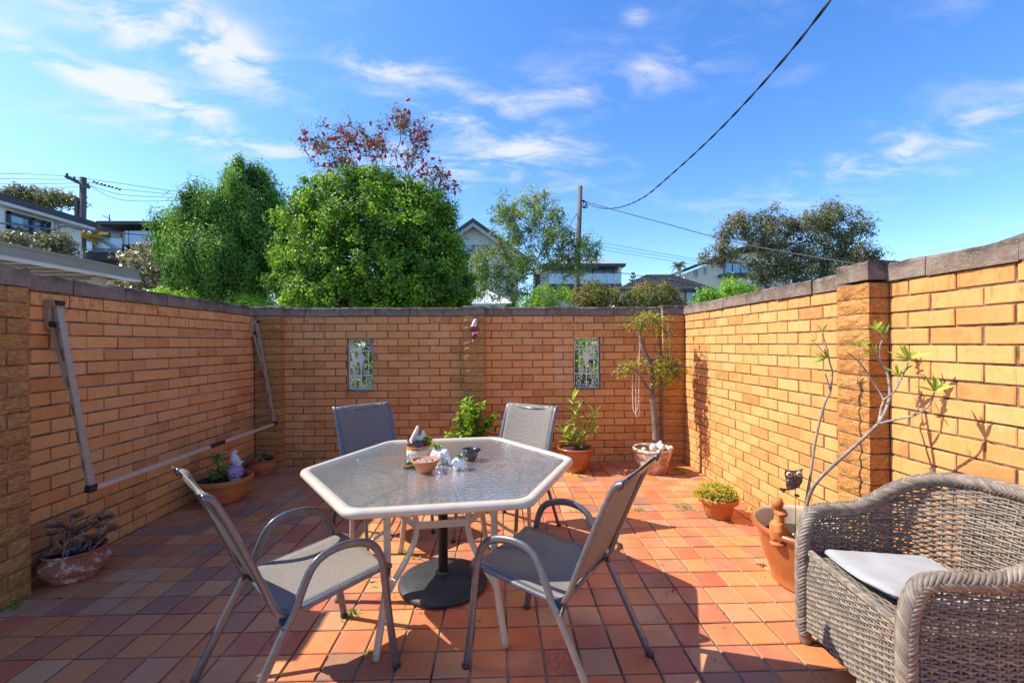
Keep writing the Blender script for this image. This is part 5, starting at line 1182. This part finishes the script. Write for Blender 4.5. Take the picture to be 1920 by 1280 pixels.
shr = [('bright green shrub low behind the wall, left of the near power pole', 1035, 10.5, [px_blob(1015, 562, 30, 26, 10.5), px_blob(1050, 558, 28, 22, 10.5), px_blob(990, 575, 20, 20, 10.5)], 110, 3600, 'leaf_bright'),
       ('rusty olive bush just right of the near power pole', 1125, 10.0, [px_blob(1115, 555, 38, 28, 10), px_blob(1145, 562, 26, 24, 10), px_blob(1090, 568, 18, 24, 10)], 150, 6500, 'leaf_rusty'),
       ('rounded rusty bush in front of the tiled-roof house', 1225, 10.0, [px_blob(1225, 555, 48, 28, 10), px_blob(1200, 565, 30, 22, 10), px_blob(1255, 568, 30, 24, 10)], 170, 7500, 'leaf_rusty'),
       ('fresh green shrub peeping over the right wall below the dusky tree', 1375, 8.0, [px_blob(1375, 545, 28, 22, 8), px_blob(1335, 560, 30, 16, 8), px_blob(1400, 560, 30, 20, 8), px_blob(1310, 572, 14, 12, 8)], 130, 4200, 'leaf_bright'),
       ('dark green shrub in front of the garage roof end', 975, 11.0, [px_blob(970, 578, 26, 20, 11), px_blob(940, 590, 40, 16, 11), px_blob(905, 592, 40, 14, 11)], 90, 3200, 'leaf_bottle'),
       ('yellow-green low shrub under the conifer', 350, 8.6, [px_blob(300, 560, 30, 16, 8.6), px_blob(355, 562, 25, 14, 8.6)], 80, 2600, 'leaf_bright'),
       ('yellow-green low shrub behind the far left corner pier', 470, 8.6, [px_blob(455, 575, 40, 22, 8.6), px_blob(515, 578, 28, 20, 8.6)], 80, 2600, 'leaf_bright'),
       ('sunlit bush seen through the left grille', 650, 6.9, [px_blob(660, 690, 70, 75, 6.9), px_blob(700, 720, 70, 60, 6.9)], 160, 5200, 'leaf_lilly'),
       ('leafy bush seen through the right grille', 1100, 7.2, [px_blob(1110, 690, 70, 80, 7.2), px_blob(1080, 720, 60, 60, 7.2)], 130, 4200, 'leaf_lilly')]
for lab, bp, Y, bl, nc, nl, mt in shr: tree(lab, bp, Y, bl, nc, nl, .06, .028, .12, mt, r0=.03, nb=6, name='shrub', fill=.5)
# palm, pine and golden fern far off
def palm(label, px, py, Y, R0, n, mat, name, trunk_r=.2, droop=.6):
    c = at(px, py, Y); t = thing(name, label, 'palm', (c.x, c.y, GZ)); h = c.z-GZ
    MB().tube([(0, 0, -.1), (random.uniform(-.05, .05), 0, h*.5), (0, 0, h)], [trunk_r*1.15, trunk_r, trunk_r*.9], 10).build('trunk', MATS['pale_bark'], t, True)
    for k in range(n):
        th = k*2.4; e = 1.2-1.7*k/n; P = []
        for i in range(8):
            f = i/7; P.append((R0*f*math.cos(th)*math.cos(e*.7), R0*f*math.sin(th)*math.cos(e*.7), h+R0*(math.sin(e)*f-droop*f*f)))
        fr = MB(); fr.tube(P, np.linspace(.02, .004, 8)*R0, 4)
        for i in range(1, 8):
            for s in (-1, 1):
                for q in range(3):
                    b = Vector(P[i-1]).lerp(Vector(P[i]), q/3); d = Vector((-math.sin(th)*s+math.cos(th)*.5, math.cos(th)*s+math.sin(th)*.5, -.35)); fr.blade(b, d, R0*.42*(1-.5*i/8), R0*.045, (0, 0, 1), .3, random.random(), 2, .1)
        fr.build('frond', MATS[mat], t, False)
palm('distant fan palm above the tiled roof', 1273, 496, 62, 1.25, 17, 'leaf_palm', 'palm_tree', .28)
palm('golden tree fern on the balcony beside the left power pole', 158, 440, 24.5, 1.15, 15, 'leaf_gold', 'tree_fern', .1, .45)
c = at(1187, 512, 66); t = thing('norfolk_pine', 'distant tiered pine tip left of the tiled roof', 'tree', (c.x, c.y, GZ)); h = c.z-GZ
MB().tube([(0, 0, -.1), (0, 0, h)], [.25, .03], 8).build('trunk', MATS['tree_bark'], t, True)
mb = MB()
for k in range(9):
    for q in range(9):
        th = q*.7+k; r0 = .25+.2*k; P = [(0, 0, h-.2-.5*k), (r0*.6*math.cos(th), r0*.6*math.sin(th), h-.15-.5*k), (r0*math.cos(th), r0*math.sin(th), h+.1-.5*k)]; mb.tube(P, [.04, .11, .04], 5)
mb.build('crown', MATS['leaf_palm'], t, False, kind='stuff')

# ---------------------------------------------------------------- poles and wires
simple('pole_wood', (.17, .155, .14), (.08, .072, .066), 5, .9, .8, 40, .02, .2, stretch=(1, 1, .12))
simple('cable_black', (.012, .012, .014), (.02, .02, .022), 20, .5)
simple('wire_grey', (.18, .19, .20), (.12, .13, .14), 20, .5)
simple('insulator', (.05, .035, .03), (.03, .02, .02), 20, .3)
a, b = at(1088, 349, 14), at(1080, 590, 14)
p = thing('power_pole', 'grey wooden service pole standing behind the middle of the wall', 'power pole', (b.x, 14, GZ))
MB().tube([(b.x-b.x-.01, 0, -.2), (0, 0, b.z-GZ), (a.x-b.x, 0, a.z-GZ)], [.10, .093, .074], 12).build('pole', MATS['pole_wood'], p, True)
hk = at(1095, 378, 14); MB().bar((a.x-b.x+.05, 0, hk.z-GZ+.02), (hk.x-b.x, -.05, hk.z-GZ), .04, .06).build('bracket', MATS['cable_black'], p)
for k in range(3): MB().tube(smo([(hk.x-b.x, -.06, hk.z-GZ), (hk.x-b.x+.04+.03*k, -.08, hk.z-GZ-.10-.05*k), (hk.x-b.x-.06, -.1, hk.z-GZ-.22), (hk.x-b.x-.02, -.06, hk.z-GZ-.02)], 6), .014, 6).build('cable_loop', MATS['cable_black'], p, True)
def cable(label, pts, r, mat, strands=1, name='overhead_cable'):
    P = smo(pts, 14); mb = MB()
    if strands == 1: mb.tube(P, r, 6)
    else:
        s = 0; Q = [[] for _ in range(strands)]
        for i, q in enumerate(P):
            if i: s += (q-P[i-1]).length
            tg = (P[min(i+1, len(P)-1)]-P[max(i-1, 0)]).normalized(); x = tg.cross(Vector((0, 0, 1))).normalized(); y = x.cross(tg)
            for k in range(strands): an = s*9+k*2*math.pi/strands; Q[k].append(q+(x*math.cos(an)+y*math.sin(an))*r*.9)
        for k in range(strands): mb.tube(Q[k], r, 5)
    return mb.build(name, MATS[mat], None, True, label=label, cat='cable')
pm = [(1096, 379, 14), (1125, 390, 12.6), (1160, 389, 11), (1205, 371, 9.4), (1260, 326, 8.0), (1330, 262, 6.6), (1400, 190, 5.5), (1480, 99, 4.6), (1558, 0, 3.9), (1680, -160, 3.1)]
def dense(l, k): 
    out = []
    for (x0, y0, d0), (x1, y1, d1) in zip(l, l[1:]):
        for i in range(k): f = i/k; out.append(at(x0+(x1-x0)*f, y0+(y1-y0)*f, d0+(d1-d0)*f))
    return out
cb_ = cable('thick twisted black service cable sweeping up to the top right', [at(*q) for q in pm], .0085, 'cable_black', 2)
cable('black cable running from the near pole down across the right tree', [at(1096, 377, 14), at(1150, 393, 13.2), at(1250, 420, 11.8), at(1370, 452, 10.2), at(1480, 474, 9), at(1640, 500, 7.6)], .013, 'cable_black')
cable('thin stay wire slanting from the near pole into the olive tree', [at(1082, 400, 14), at(1058, 440, 13.5), at(1040, 470, 13)], .012, 'cable_black')
cable('thin wire crossing in front of the tiled-roof house', [at(1120, 505, 13.5), at(1220, 520, 14), at(1300, 535, 14.5), at(1345, 545, 15)], .010, 'cable_black')
for k, (y0, y1) in enumerate([(455, 490), (462, 494), (468, 500)]):
    cable('thin distant power line over the tiled roof, %s of three' % ('top', 'middle', 'lowest')[k], [at(1130, y0, 48), at(1220, (y0+y1)/2-1, 46), at(1330, y1, 44)], .022, 'wire_grey')
Yp = 25.0; a, b = at(156, 333, Yp), at(152, 560, Yp)
p = thing('power_pole', 'wooden street power pole with crossarm in front of the white house', 'power pole', (b.x, Yp, GZ))
MB().tube([(0, 0, -.2), (0, 0, b.z-GZ), (a.x-b.x, 0, a.z-GZ)], [.21, .20, .15], 12).build('pole', MATS['pole_wood'], p, True)
c0, c1 = at(127, 332, Yp-.4), at(173, 354, Yp+.6); MB().bar((c0.x-b.x, c0.y-Yp-.15, c0.z-GZ), (c1.x-b.x, c1.y-Yp-.15, c1.z-GZ), .12, .14).build('crossarm', MATS['pole_wood'], p)
u0, u1 = at(150, 372, Yp), at(150, 415, Yp); MB().bar((u0.x-b.x, -.2, u0.z-GZ), (u1.x-b.x, -.2, u1.z-GZ), .16, .1).build('conduit_board', MATS['pole_wood'], p)
for k in range(4):
    f = .08+.28*k; q = Vector((c0.x-b.x, c0.y-Yp-.15, c0.z-GZ)).lerp(Vector((c1.x-b.x, c1.y-Yp-.15, c1.z-GZ)), f); MB().lathe([(.05, .06), (.07, .10), (.05, .14), (.06, .18), (.02, .22)], 10, tuple(q)).build('insulator', MATS['insulator'], p, True)
for k in range(4):
    f = .08+.28*k; x0, y0 = 127+46*f, 329+22*f
    cable('thin power line from the crossarm to the right, %s of four' % ('first', 'second', 'third', 'last')[k], [at(x0, y0, Yp), at(230, y0+14+4*k, 27), at(345, 361+5*k, 30)], .014, 'wire_grey')
    cable('thin power line from the crossarm to the left edge, %s of four' % ('first', 'second', 'third', 'last')[k], [at(x0, y0, Yp), at(60, y0-4+3*k, 21), at(-40, 325+10*k, 17)], .012, 'wire_grey')
    for j in range(2): MB().ball((0, 0, 0), (.10, .06, .06), 6, 5).build('line_spreader', MATS['cable_black'], None, True, loc=tuple(at(176+14*k+6*j, 341+4*k+2*j, 26)), label='black spreader clip on the power lines right of the crossarm', cat='clip', group='clips on the power lines')
cable('ropy cable sagging across the white house to the dark house', [at(-10, 418, 16), at(40, 421, 17.5), at(92, 430, 19), at(108, 429, 19.5), at(120, 424, 20), at(150, 430, 21), at(190, 434, 22), at(240, 438, 23), at(300, 443, 23.5)], .035, 'wire_grey')

# ---------------------------------------------------------------- houses
simple('house_white', (.78, .78, .77), (.72, .72, .71), 2, .8, .1, 40)
simple('house_dark', (.028, .032, .042), (.04, .044, .055), 2, .7, .1, 40)
simple('house_cream', (.76, .70, .54), (.70, .64, .49), 2, .85, .1, 40)
simple('house_grey', (.58, .60, .61), (.52, .54, .55), 2, .8, .1, 40)
simple('trim_dark', (.035, .037, .042), (.05, .05, .055), 5, .5)
simple('trim_white', (.66, .66, .66), (.58, .58, .58), 5, .6)
simple('roof_tile_grey', (.085, .08, .08), (.14, .13, .125), 6, .85, .4, 30, .02, .2)
simple('roof_metal', (.40, .43, .44), (.34, .36, .38), 4, .45, .1, 40, metal=.2)
simple('shade_cream', (.36, .32, .24), (.30, .27, .2), 5, .8)
m_, nt_ = newmat('window_glass'); finish(nt_, (.05, .10, .16), .06, spec=.9, coat=.3)
m_, nt_ = newmat('sky_glass'); finish(nt_, (.20, .38, .52), .08, spec=.9)
def mat_bal():
    m, nt = newmat('balustrade_glass'); tr = nd(nt, 'ShaderNodeBsdfTransparent'); tr.inputs[0].default_value = (.70, .82, .88, 1)
    g = nd(nt, 'ShaderNodeBsdfGlossy', Roughness=.03); df = nd(nt, 'ShaderNodeBsdfDiffuse'); df.inputs[0].default_value = (.45, .62, .70, 1)
    a = nd(nt, 'ShaderNodeMixShader', Fac=.35); nt.links.new(tr.outputs[0], a.inputs[1]); nt.links.new(df.outputs[0], a.inputs[2])
    b = nd(nt, 'ShaderNodeMixShader', Fac=.18); nt.links.new(a.outputs[0], b.inputs[1]); nt.links.new(g.outputs[0], b.inputs[2])
    o = nd(nt, 'ShaderNodeOutputMaterial'); nt.links.new(b.outputs[0], o.inputs[0])
mat_bal()
def part(t, name, mat, o, x0, x1, y0, y1, z0, z1, parent=None): return MB().bx(x0-o.x, x1-o.x, y0-o.y, y1-o.y, z0-o.z, z1-o.z).build(name, MATS[mat], parent or t)
def pxbox(t, name, mat, o, px0, px1, py0, py1, Y, depth=.3, parent=None):
    a = at(px0, py0, Y); b = at(px1, py1, Y); return part(t, name, mat, o, a.x, b.x, Y, Y+depth, b.z, a.z, parent)
def window(t, o, px0, px1, py0, py1, Y, mat='window_glass', frame='trim_dark', mull=1, fr=.07):
    a = at(px0, py0, Y); b = at(px1, py1, Y); f = MB()
    w_ = MB().bx(a.x-o.x, b.x-o.x, Y-.03-o.y, Y+.05-o.y, b.z-o.z, a.z-o.z).build('window', MATS[mat], t)
    for x0, x1, z0, z1 in [(a.x, b.x, a.z-fr, a.z), (a.x, b.x, b.z, b.z+fr), (a.x, a.x+fr, b.z+fr, a.z-fr), (b.x-fr, b.x, b.z+fr, a.z-fr)]+[(a.x+(b.x-a.x)*k/(mull+1)-fr/2, a.x+(b.x-a.x)*k/(mull+1)+fr/2, b.z+fr, a.z-fr) for k in range(1, mull+1)]:
        MB().bx(x0-o.x, x1-o.x, Y-.07-o.y, Y-.031-o.y, z0-o.z, z1-o.z).build('frame', MATS[frame], w_)
# white house, its long side receding
XW = -20.0; o = Vector((XW, 19, GZ)); t = thing('house', 'white house with sloping dark eave and big sliding window, far left', 'house', tuple(o))
e0, e1 = atx(-60, 362, XW), atx(152, 415, XW); zt = (e0.z+e1.z)/2
part(t, 'wall', 'house_white', o, XW-8, XW, 12, e1.y, GZ, zt-.25); 
MB().bx(XW-8.3-o.x, XW+.45-o.x, 11.6-o.y, e1.y+.4-o.y, zt-.12-o.z, zt+.14-o.z).build('roof', MATS['trim_dark'], t)
MB().bx(XW+.05-o.x, XW+.40-o.x, 11.7-o.y, e1.y+.3-o.y, zt-.26-o.z, zt-.13-o.z).build('gutter', MATS['trim_white'], t)
w0, w1 = atx(10, 388, XW), atx(91, 412, XW); wb = atx(91, 447, XW).z
wd = MB().bx(-.05, .05, w0.y-o.y, w1.y-o.y, wb-o.z, w0.z-.15-o.z).build('window', MATS['window_glass'], t)
H_ = w0.z-.15; 
for y0, y1, z0, z1 in [(w0.y, w1.y, H_-.12, H_), (w0.y, w1.y, wb, wb+.1), (w0.y, w0.y+.1, wb, H_), (w1.y-.1, w1.y, wb, H_), (w0.y+(w1.y-w0.y)*.55-.06, w0.y+(w1.y-w0.y)*.55+.06, wb, H_), (w0.y+(w1.y-w0.y)*.82-.04, w0.y+(w1.y-w0.y)*.82+.04, wb, H_)]:
    MB().bx(.051, .12, y0-o.y, y1-o.y, z0-o.z, z1-o.z).build('frame', MATS['trim_dark'], wd)
MB().bx(.052, .07, w0.y+.12-o.y, w0.y+(w1.y-w0.y)*.34-o.y, wb+.45*(H_-wb)-o.z, H_-.14-o.z).build('blue_pane', MATS['sky_glass'], wd)
for px in (103, 109): q = atx(px, 420, XW); MB().tube([(.06, q.y-o.y, .1), (.06, q.y-o.y, zt-.3-o.z)], .045, 8).build('downpipe', MATS['trim_white'], t, True)
# dark modern house
o = Vector((-17.5, 26, GZ)); t = thing('house', 'charcoal modern house with frosted glass balconies, behind the left pole', 'house', tuple(o))
pxbox(t, 'upper_wall', 'house_dark', o, 172, 420, 420, 530, 27.5, 6); pxbox(t, 'roof_slab', 'trim_dark', o, 180, 430, 414, 421, 26.4, 7); pxbox(t, 'column_block', 'house_dark', o, 229, 420, 461, 600, 25.2, 2.2); pxbox(t, 'balcony_cap', 'trim_dark', o, 226, 425, 458.5, 461.5, 24.9, 2.6)
pxbox(t, 'lower_wall', 'house_dark', o, 130, 232, 486, 600, 27.0, 1.5); pxbox(t, 'balcony_slab', 'trim_dark', o, 131, 229, 470, 487, 24.8, 2.2); pxbox(t, 'balcony_edge', 'roof_metal', o, 175, 229, 470.3, 472, 24.7, .09)
pxbox(t, 'door', 'shade_cream', o, 208, 226, 435, 460, 27.4, .08); pxbox(t, 'door', 'shade_cream', o, 229, 236, 435, 460, 27.4, .08)
for x0, x1 in ((137, 159), (160, 183), (184, 229)): pxbox(t, 'glass_panel', 'balustrade_glass', o, x0, x1-.6, 446, 470, 24.8, .03)
for x0, x1 in ((234, 241), (242, 284), (285, 320), (321, 360)): pxbox(t, 'glass_panel', 'balustrade_glass', o, x0, x1-.6, 433, 458.5, 24.9, .03)
window(t, o, 160, 176, 515, 560, 26.9, 'window_glass', 'trim_white', 0); window(t, o, 195, 215, 520, 560, 26.9, 'window_glass', 'trim_white', 0)
MB().tube([(at(205, 415, 27).x-o.x, 1, at(205, 415, 27).z-o.z), (at(205, 402, 27).x-o.x, 1, at(205, 402, 27).z-o.z)], .03, 6).build('aerial_mast', MATS['trim_dark'], t); q0, q1 = at(193, 404, 27), at(208, 412, 27); MB().bar((q0.x-o.x, 1, q0.z-o.z), (q1.x-o.x, 1, q1.z-o.z), .04, .04).build('aerial', MATS['trim_dark'], t)
# pale wall between conifer and round tree
o = Vector((-6, 16, GZ)); t = thing('house', 'pale blue-white house wall glimpsed between conifer and round tree', 'house', tuple(o)); pxbox(t, 'wall', 'house_white', o, 520, 690, 540, 640, 16, 4); window(t, o, 546, 556, 545, 585, 15.95, 'window_glass', 'trim_white', 0); pxbox(t, 'fascia', 'house_dark', o, 575, 690, 548, 640, 15.6, .3)
# gabled house
o = at(890, 600, 40); o.z = GZ; t = thing('house', 'pale gabled house between the round tree and the olive tree', 'house', tuple(o))
def F40(px, py): q = at(px, py, 40)-o; return (q.x, q.z)
MB().prism([F40(800, 484), F40(976, 484), F40(887, 424)][::-1], .6, 1.0, lambda u, v, w_: (u, w_, v)).build('gable', MATS['house_grey'], t)
pxbox(t, 'wall', 'house_grey', o, 804, 972, 484, 600, 40.7, 7)
for (p0, p1) in (((785, 490), (887, 418)), ((887, 418), (989, 490))):
    a, b = F40(*p0), F40(*p1); MB().prism([a, b, (b[0], b[1]+.35), (a[0], a[1]+.35)][::-1], -.4, 8, lambda u, v, w_: (u, w_, v)).build('roof_slope', MATS['trim_dark'], t)
    MB().prism([(a[0], a[1]-.35), (b[0], b[1]-.35), (b[0], b[1]-.02), (a[0], a[1]-.02)][::-1], -.3, .2, lambda u, v, w_: (u, w_, v)).build('bargeboard', MATS['roof_metal'], t)
window(t, o, 861, 880, 457, 474, 40.52, 'sky_glass', 'trim_white', 0); window(t, o, 882, 915, 457, 474, 40.52, 'window_glass', 'trim_white', 2)
# balcony house
o = at(1110, 600, 36); o.z = GZ; t = thing('house', 'two-storey house with blue glass balcony behind the near power pole', 'house', tuple(o))
pxbox(t, 'wall', 'house_grey', o, 1010, 1164, 496, 640, 37, 6)
def hip(t, o, x0, x1, r0, r1, ye, yr, Y, D, mat, thick=.18):
    a = at(x0, ye, Y)-o; b = at(x1, ye, Y)-o; c = at(r0, yr, Y+D/2)-o; d = at(r1, yr, Y+D/2)-o
    V = [(a.x, a.y, a.z), (b.x, b.y, b.z), (b.x, b.y+D, b.z), (a.x, a.y+D, a.z), tuple(c), tuple(d)]; F = [(0, 1, 5, 4), (1, 2, 5), (2, 3, 4, 5), (3, 0, 4), (3, 2, 1, 0)]
    r = MB().add(V, F).build('roof', MATS[mat], t); MB().bx(a.x, b.x, a.y-.1, a.y+D+.1, a.z-thick, a.z-.01).build('eave', MATS['trim_dark'], t); return V
hip(t, o, 1018, 1173, 1050, 1128, 494, 484, 35.4, 8, 'roof_metal', .22)
window(t, o, 1035, 1065, 501, 530, 36.95, 'sky_glass', 'trim_white', 1); window(t, o, 1070, 1152, 500, 530, 36.95, 'sky_glass', 'trim_dark', 3); pxbox(t, 'corner_post', 'trim_white', o, 1160, 1165, 497, 532, 35.6, .3)
pxbox(t, 'balcony_slab', 'trim_dark', o, 1025, 1166, 532, 538, 35.2, 2)
for x0 in range(1030, 1165, 27): pxbox(t, 'glass_panel', 'balustrade_glass', o, x0, x0+26, 515, 532, 35.2, .03)
pxbox(t, 'handrail', 'trim_white', o, 1028, 1167, 513.5, 515, 35.18, .08); window(t, o, 1040, 1075, 548, 560, 36.95, 'window_glass', 'trim_dark', 1)
# corrugated garage roof
o = at(930, 600, 18); o.z = GZ; t = thing('garage', 'low garage with pale corrugated metal roof beside the round tree', 'garage', tuple(o))
a, b = at(870, 571, 17), at(968, 571, 17); c, d = at(880, 541, 19.5), at(905, 541, 19.5); mb = MB(); N_ = 46
for k in range(N_):
    f0, f1 = k/N_, (k+1)/N_; p0, p1, q0, q1 = a.lerp(b, f0), a.lerp(b, f1), c.lerp(d, f0), c.lerp(d, f1); up = Vector((0, 0, .03 if k % 2 else 0))
    mb.add([tuple(p0-o+Vector((0, 0, .03-up.z))), tuple(p1-o+up), tuple(q1-o+up), tuple(q0-o+Vector((0, 0, .03-up.z)))], [(0, 1, 2, 3)])
mb.build('roof', MATS['roof_metal'], t); MB().bx(a.x-o.x, b.x-o.x, a.y-.08-o.y, a.y-o.y, a.z-.12-o.z, a.z+.03-o.z).build('gutter', MATS['house_grey'], t); MB().bx(a.x+.2-o.x, b.x-.2-o.x, a.y+.3-o.y, a.y+3-o.y, 0, a.z-.12-o.z).build('wall', MATS['house_cream'], t)
# tiled roof house
o = at(1250, 600, 28); o.z = GZ; t = thing('house', 'low white house with grey tiled hip roof in the middle distance', 'house', tuple(o))
pxbox(t, 'wall', 'house_white', o, 1168, 1330, 541, 640, 28.6, 6); V = hip(t, o, 1160, 1338, 1212, 1262, 540, 515, 28, 8, 'roof_tile_grey')
A, B, C_, D_ = [Vector(v) for v in (V[0], V[1], V[5], V[4])]; rows = 13
for k in range(rows):
    f = (k+.5)/rows; p0, p1 = A.lerp(D_, f), B.lerp(C_, f); nrm = Vector((0, -.5, .85)); MB().bar(p0+nrm*.02, p1+nrm*.02, .06, .05).build('tile_course', MATS['roof_tile_grey'], t)
window(t, o, 1284, 1334, 543, 580, 28.5, 'sky_glass', 'trim_dark', 2); window(t, o, 1252, 1264, 543, 552, 28.5, 'window_glass', 'trim_dark', 0)
# cream house
o = at(1370, 600, 38); o.z = GZ; t = thing('house', 'cream two-storey house with sloping eave above the right wall', 'house', tuple(o))
def F38(px, py): q = at(px, py, 38)-o; return (q.x, q.z)
MB().prism([F38(1283, 640), F38(1480, 640), F38(1480, 470), F38(1380, 476), F38(1283, 514)], 0, 6, lambda u, v, w_: (u, w_, v)).build('wall', MATS['house_cream'], t)
for p0, p1 in (((1276, 512), (1385, 470)), ((1385, 470), (1480, 462))):
    a, b = F38(*p0), F38(*p1); MB().prism([a, b, (b[0], b[1]+.25), (a[0], a[1]+.25)][::-1], -.5, 7, lambda u, v, w_: (u, w_, v)).build('roof_slope', MATS['trim_dark'], t)
window(t, o, 1303, 1308, 505, 520, 37.95, 'window_glass', 'trim_white', 0, .04); window(t, o, 1321, 1325, 502, 514, 37.95, 'window_glass', 'trim_white', 0, .04); window(t, o, 1357, 1404, 492, 513, 37.9, 'sky_glass', 'trim_dark', 2); pxbox(t, 'balcony_slab', 'trim_dark', o, 1354, 1408, 513, 518, 37.2, .7)
# dark roof at the right edge
a = at(1874, 452, 5.2); t = thing('house', 'dark neighbouring roof rising over the right wall at the photo edge', 'house', (a.x, 5.2, GZ)); h = a.z-GZ
MB().add([(0, 0, h-.08), (0, -6, h-.08), (3, -6, h+.9), (3, 0, h+.9), (0, 0, h), (0, -6, h), (3, -6, h+1.0), (3, 0, h+1.0)], [(3, 2, 1, 0), (4, 5, 6, 7), (0, 1, 5, 4), (1, 2, 6, 5), (2, 3, 7, 6), (3, 0, 4, 7)]).build('roof', MATS['roof_tile_grey'], t)
MB().bx(.3, 3, -6, -.2, 0, h-.09).build('wall', MATS['house_cream'], t)
# carport beyond the left wall
simple('carport_steel', (.34, .31, .25), (.30, .275, .22), 4, .5, .05, 50)
XC = -4.2; e0, e1 = atx(0, 462, XC), atx(262, 503, XC); zt = (e0.z+e1.z)/2; zb_ = zt-.115
o = Vector((XC, 3.5, GZ)); t = thing('carport', 'beige steel carport with flat roof beyond the left wall', 'carport', tuple(o))
MB().bx(-.06, 0, -2.5, e1.y-3.5, zb_-GZ, zt-GZ).build('fascia_beam', MATS['carport_steel'], t); MB().bx(-.075, .012, -2.5, e1.y-3.5+.01, zt-.012-GZ, zt+.01-GZ).build('fascia_lip', MATS['carport_steel'], t); MB().bx(-.09, .008, -2.5, e1.y-3.5+.01, zb_-.008-GZ, zb_+.012-GZ).build('fascia_lip', MATS['trim_white'], t)
MB().bx(-5.5, -.061, -2.5, e1.y-3.5-.06, zt-.06-GZ, zt-.04-GZ).build('roof_deck', MATS['carport_steel'], t); MB().bx(-5.5, -.061, e1.y-3.5-.06, e1.y-3.5, zb_-GZ, zt-GZ).build('end_beam', MATS['carport_steel'], t)
for k in range(18): MB().bx(-5.5, -.08, -2.3+k*.22, -2.26+k*.22, zt-.085-GZ, zt-.061-GZ).build('roof_rib', MATS['carport_steel'], t)
simple('concrete', (.42, .40, .36), (.34, .32, .29), 3, .9, .3, 40)
MB().bx(-14, -3.1, -3, 14, -.34, -.25).build('bounce_slab', MATS['concrete'], kind='structure')  # unseen pale slab, added to bounce light onto the carport's underside
q = atx(186, 520, XC-.35); MB().bx(-.40, -.31, q.y-3.5-.045, q.y-3.5+.045, 0, zb_-GZ+.02).build('post', MATS['trim_white'], t)
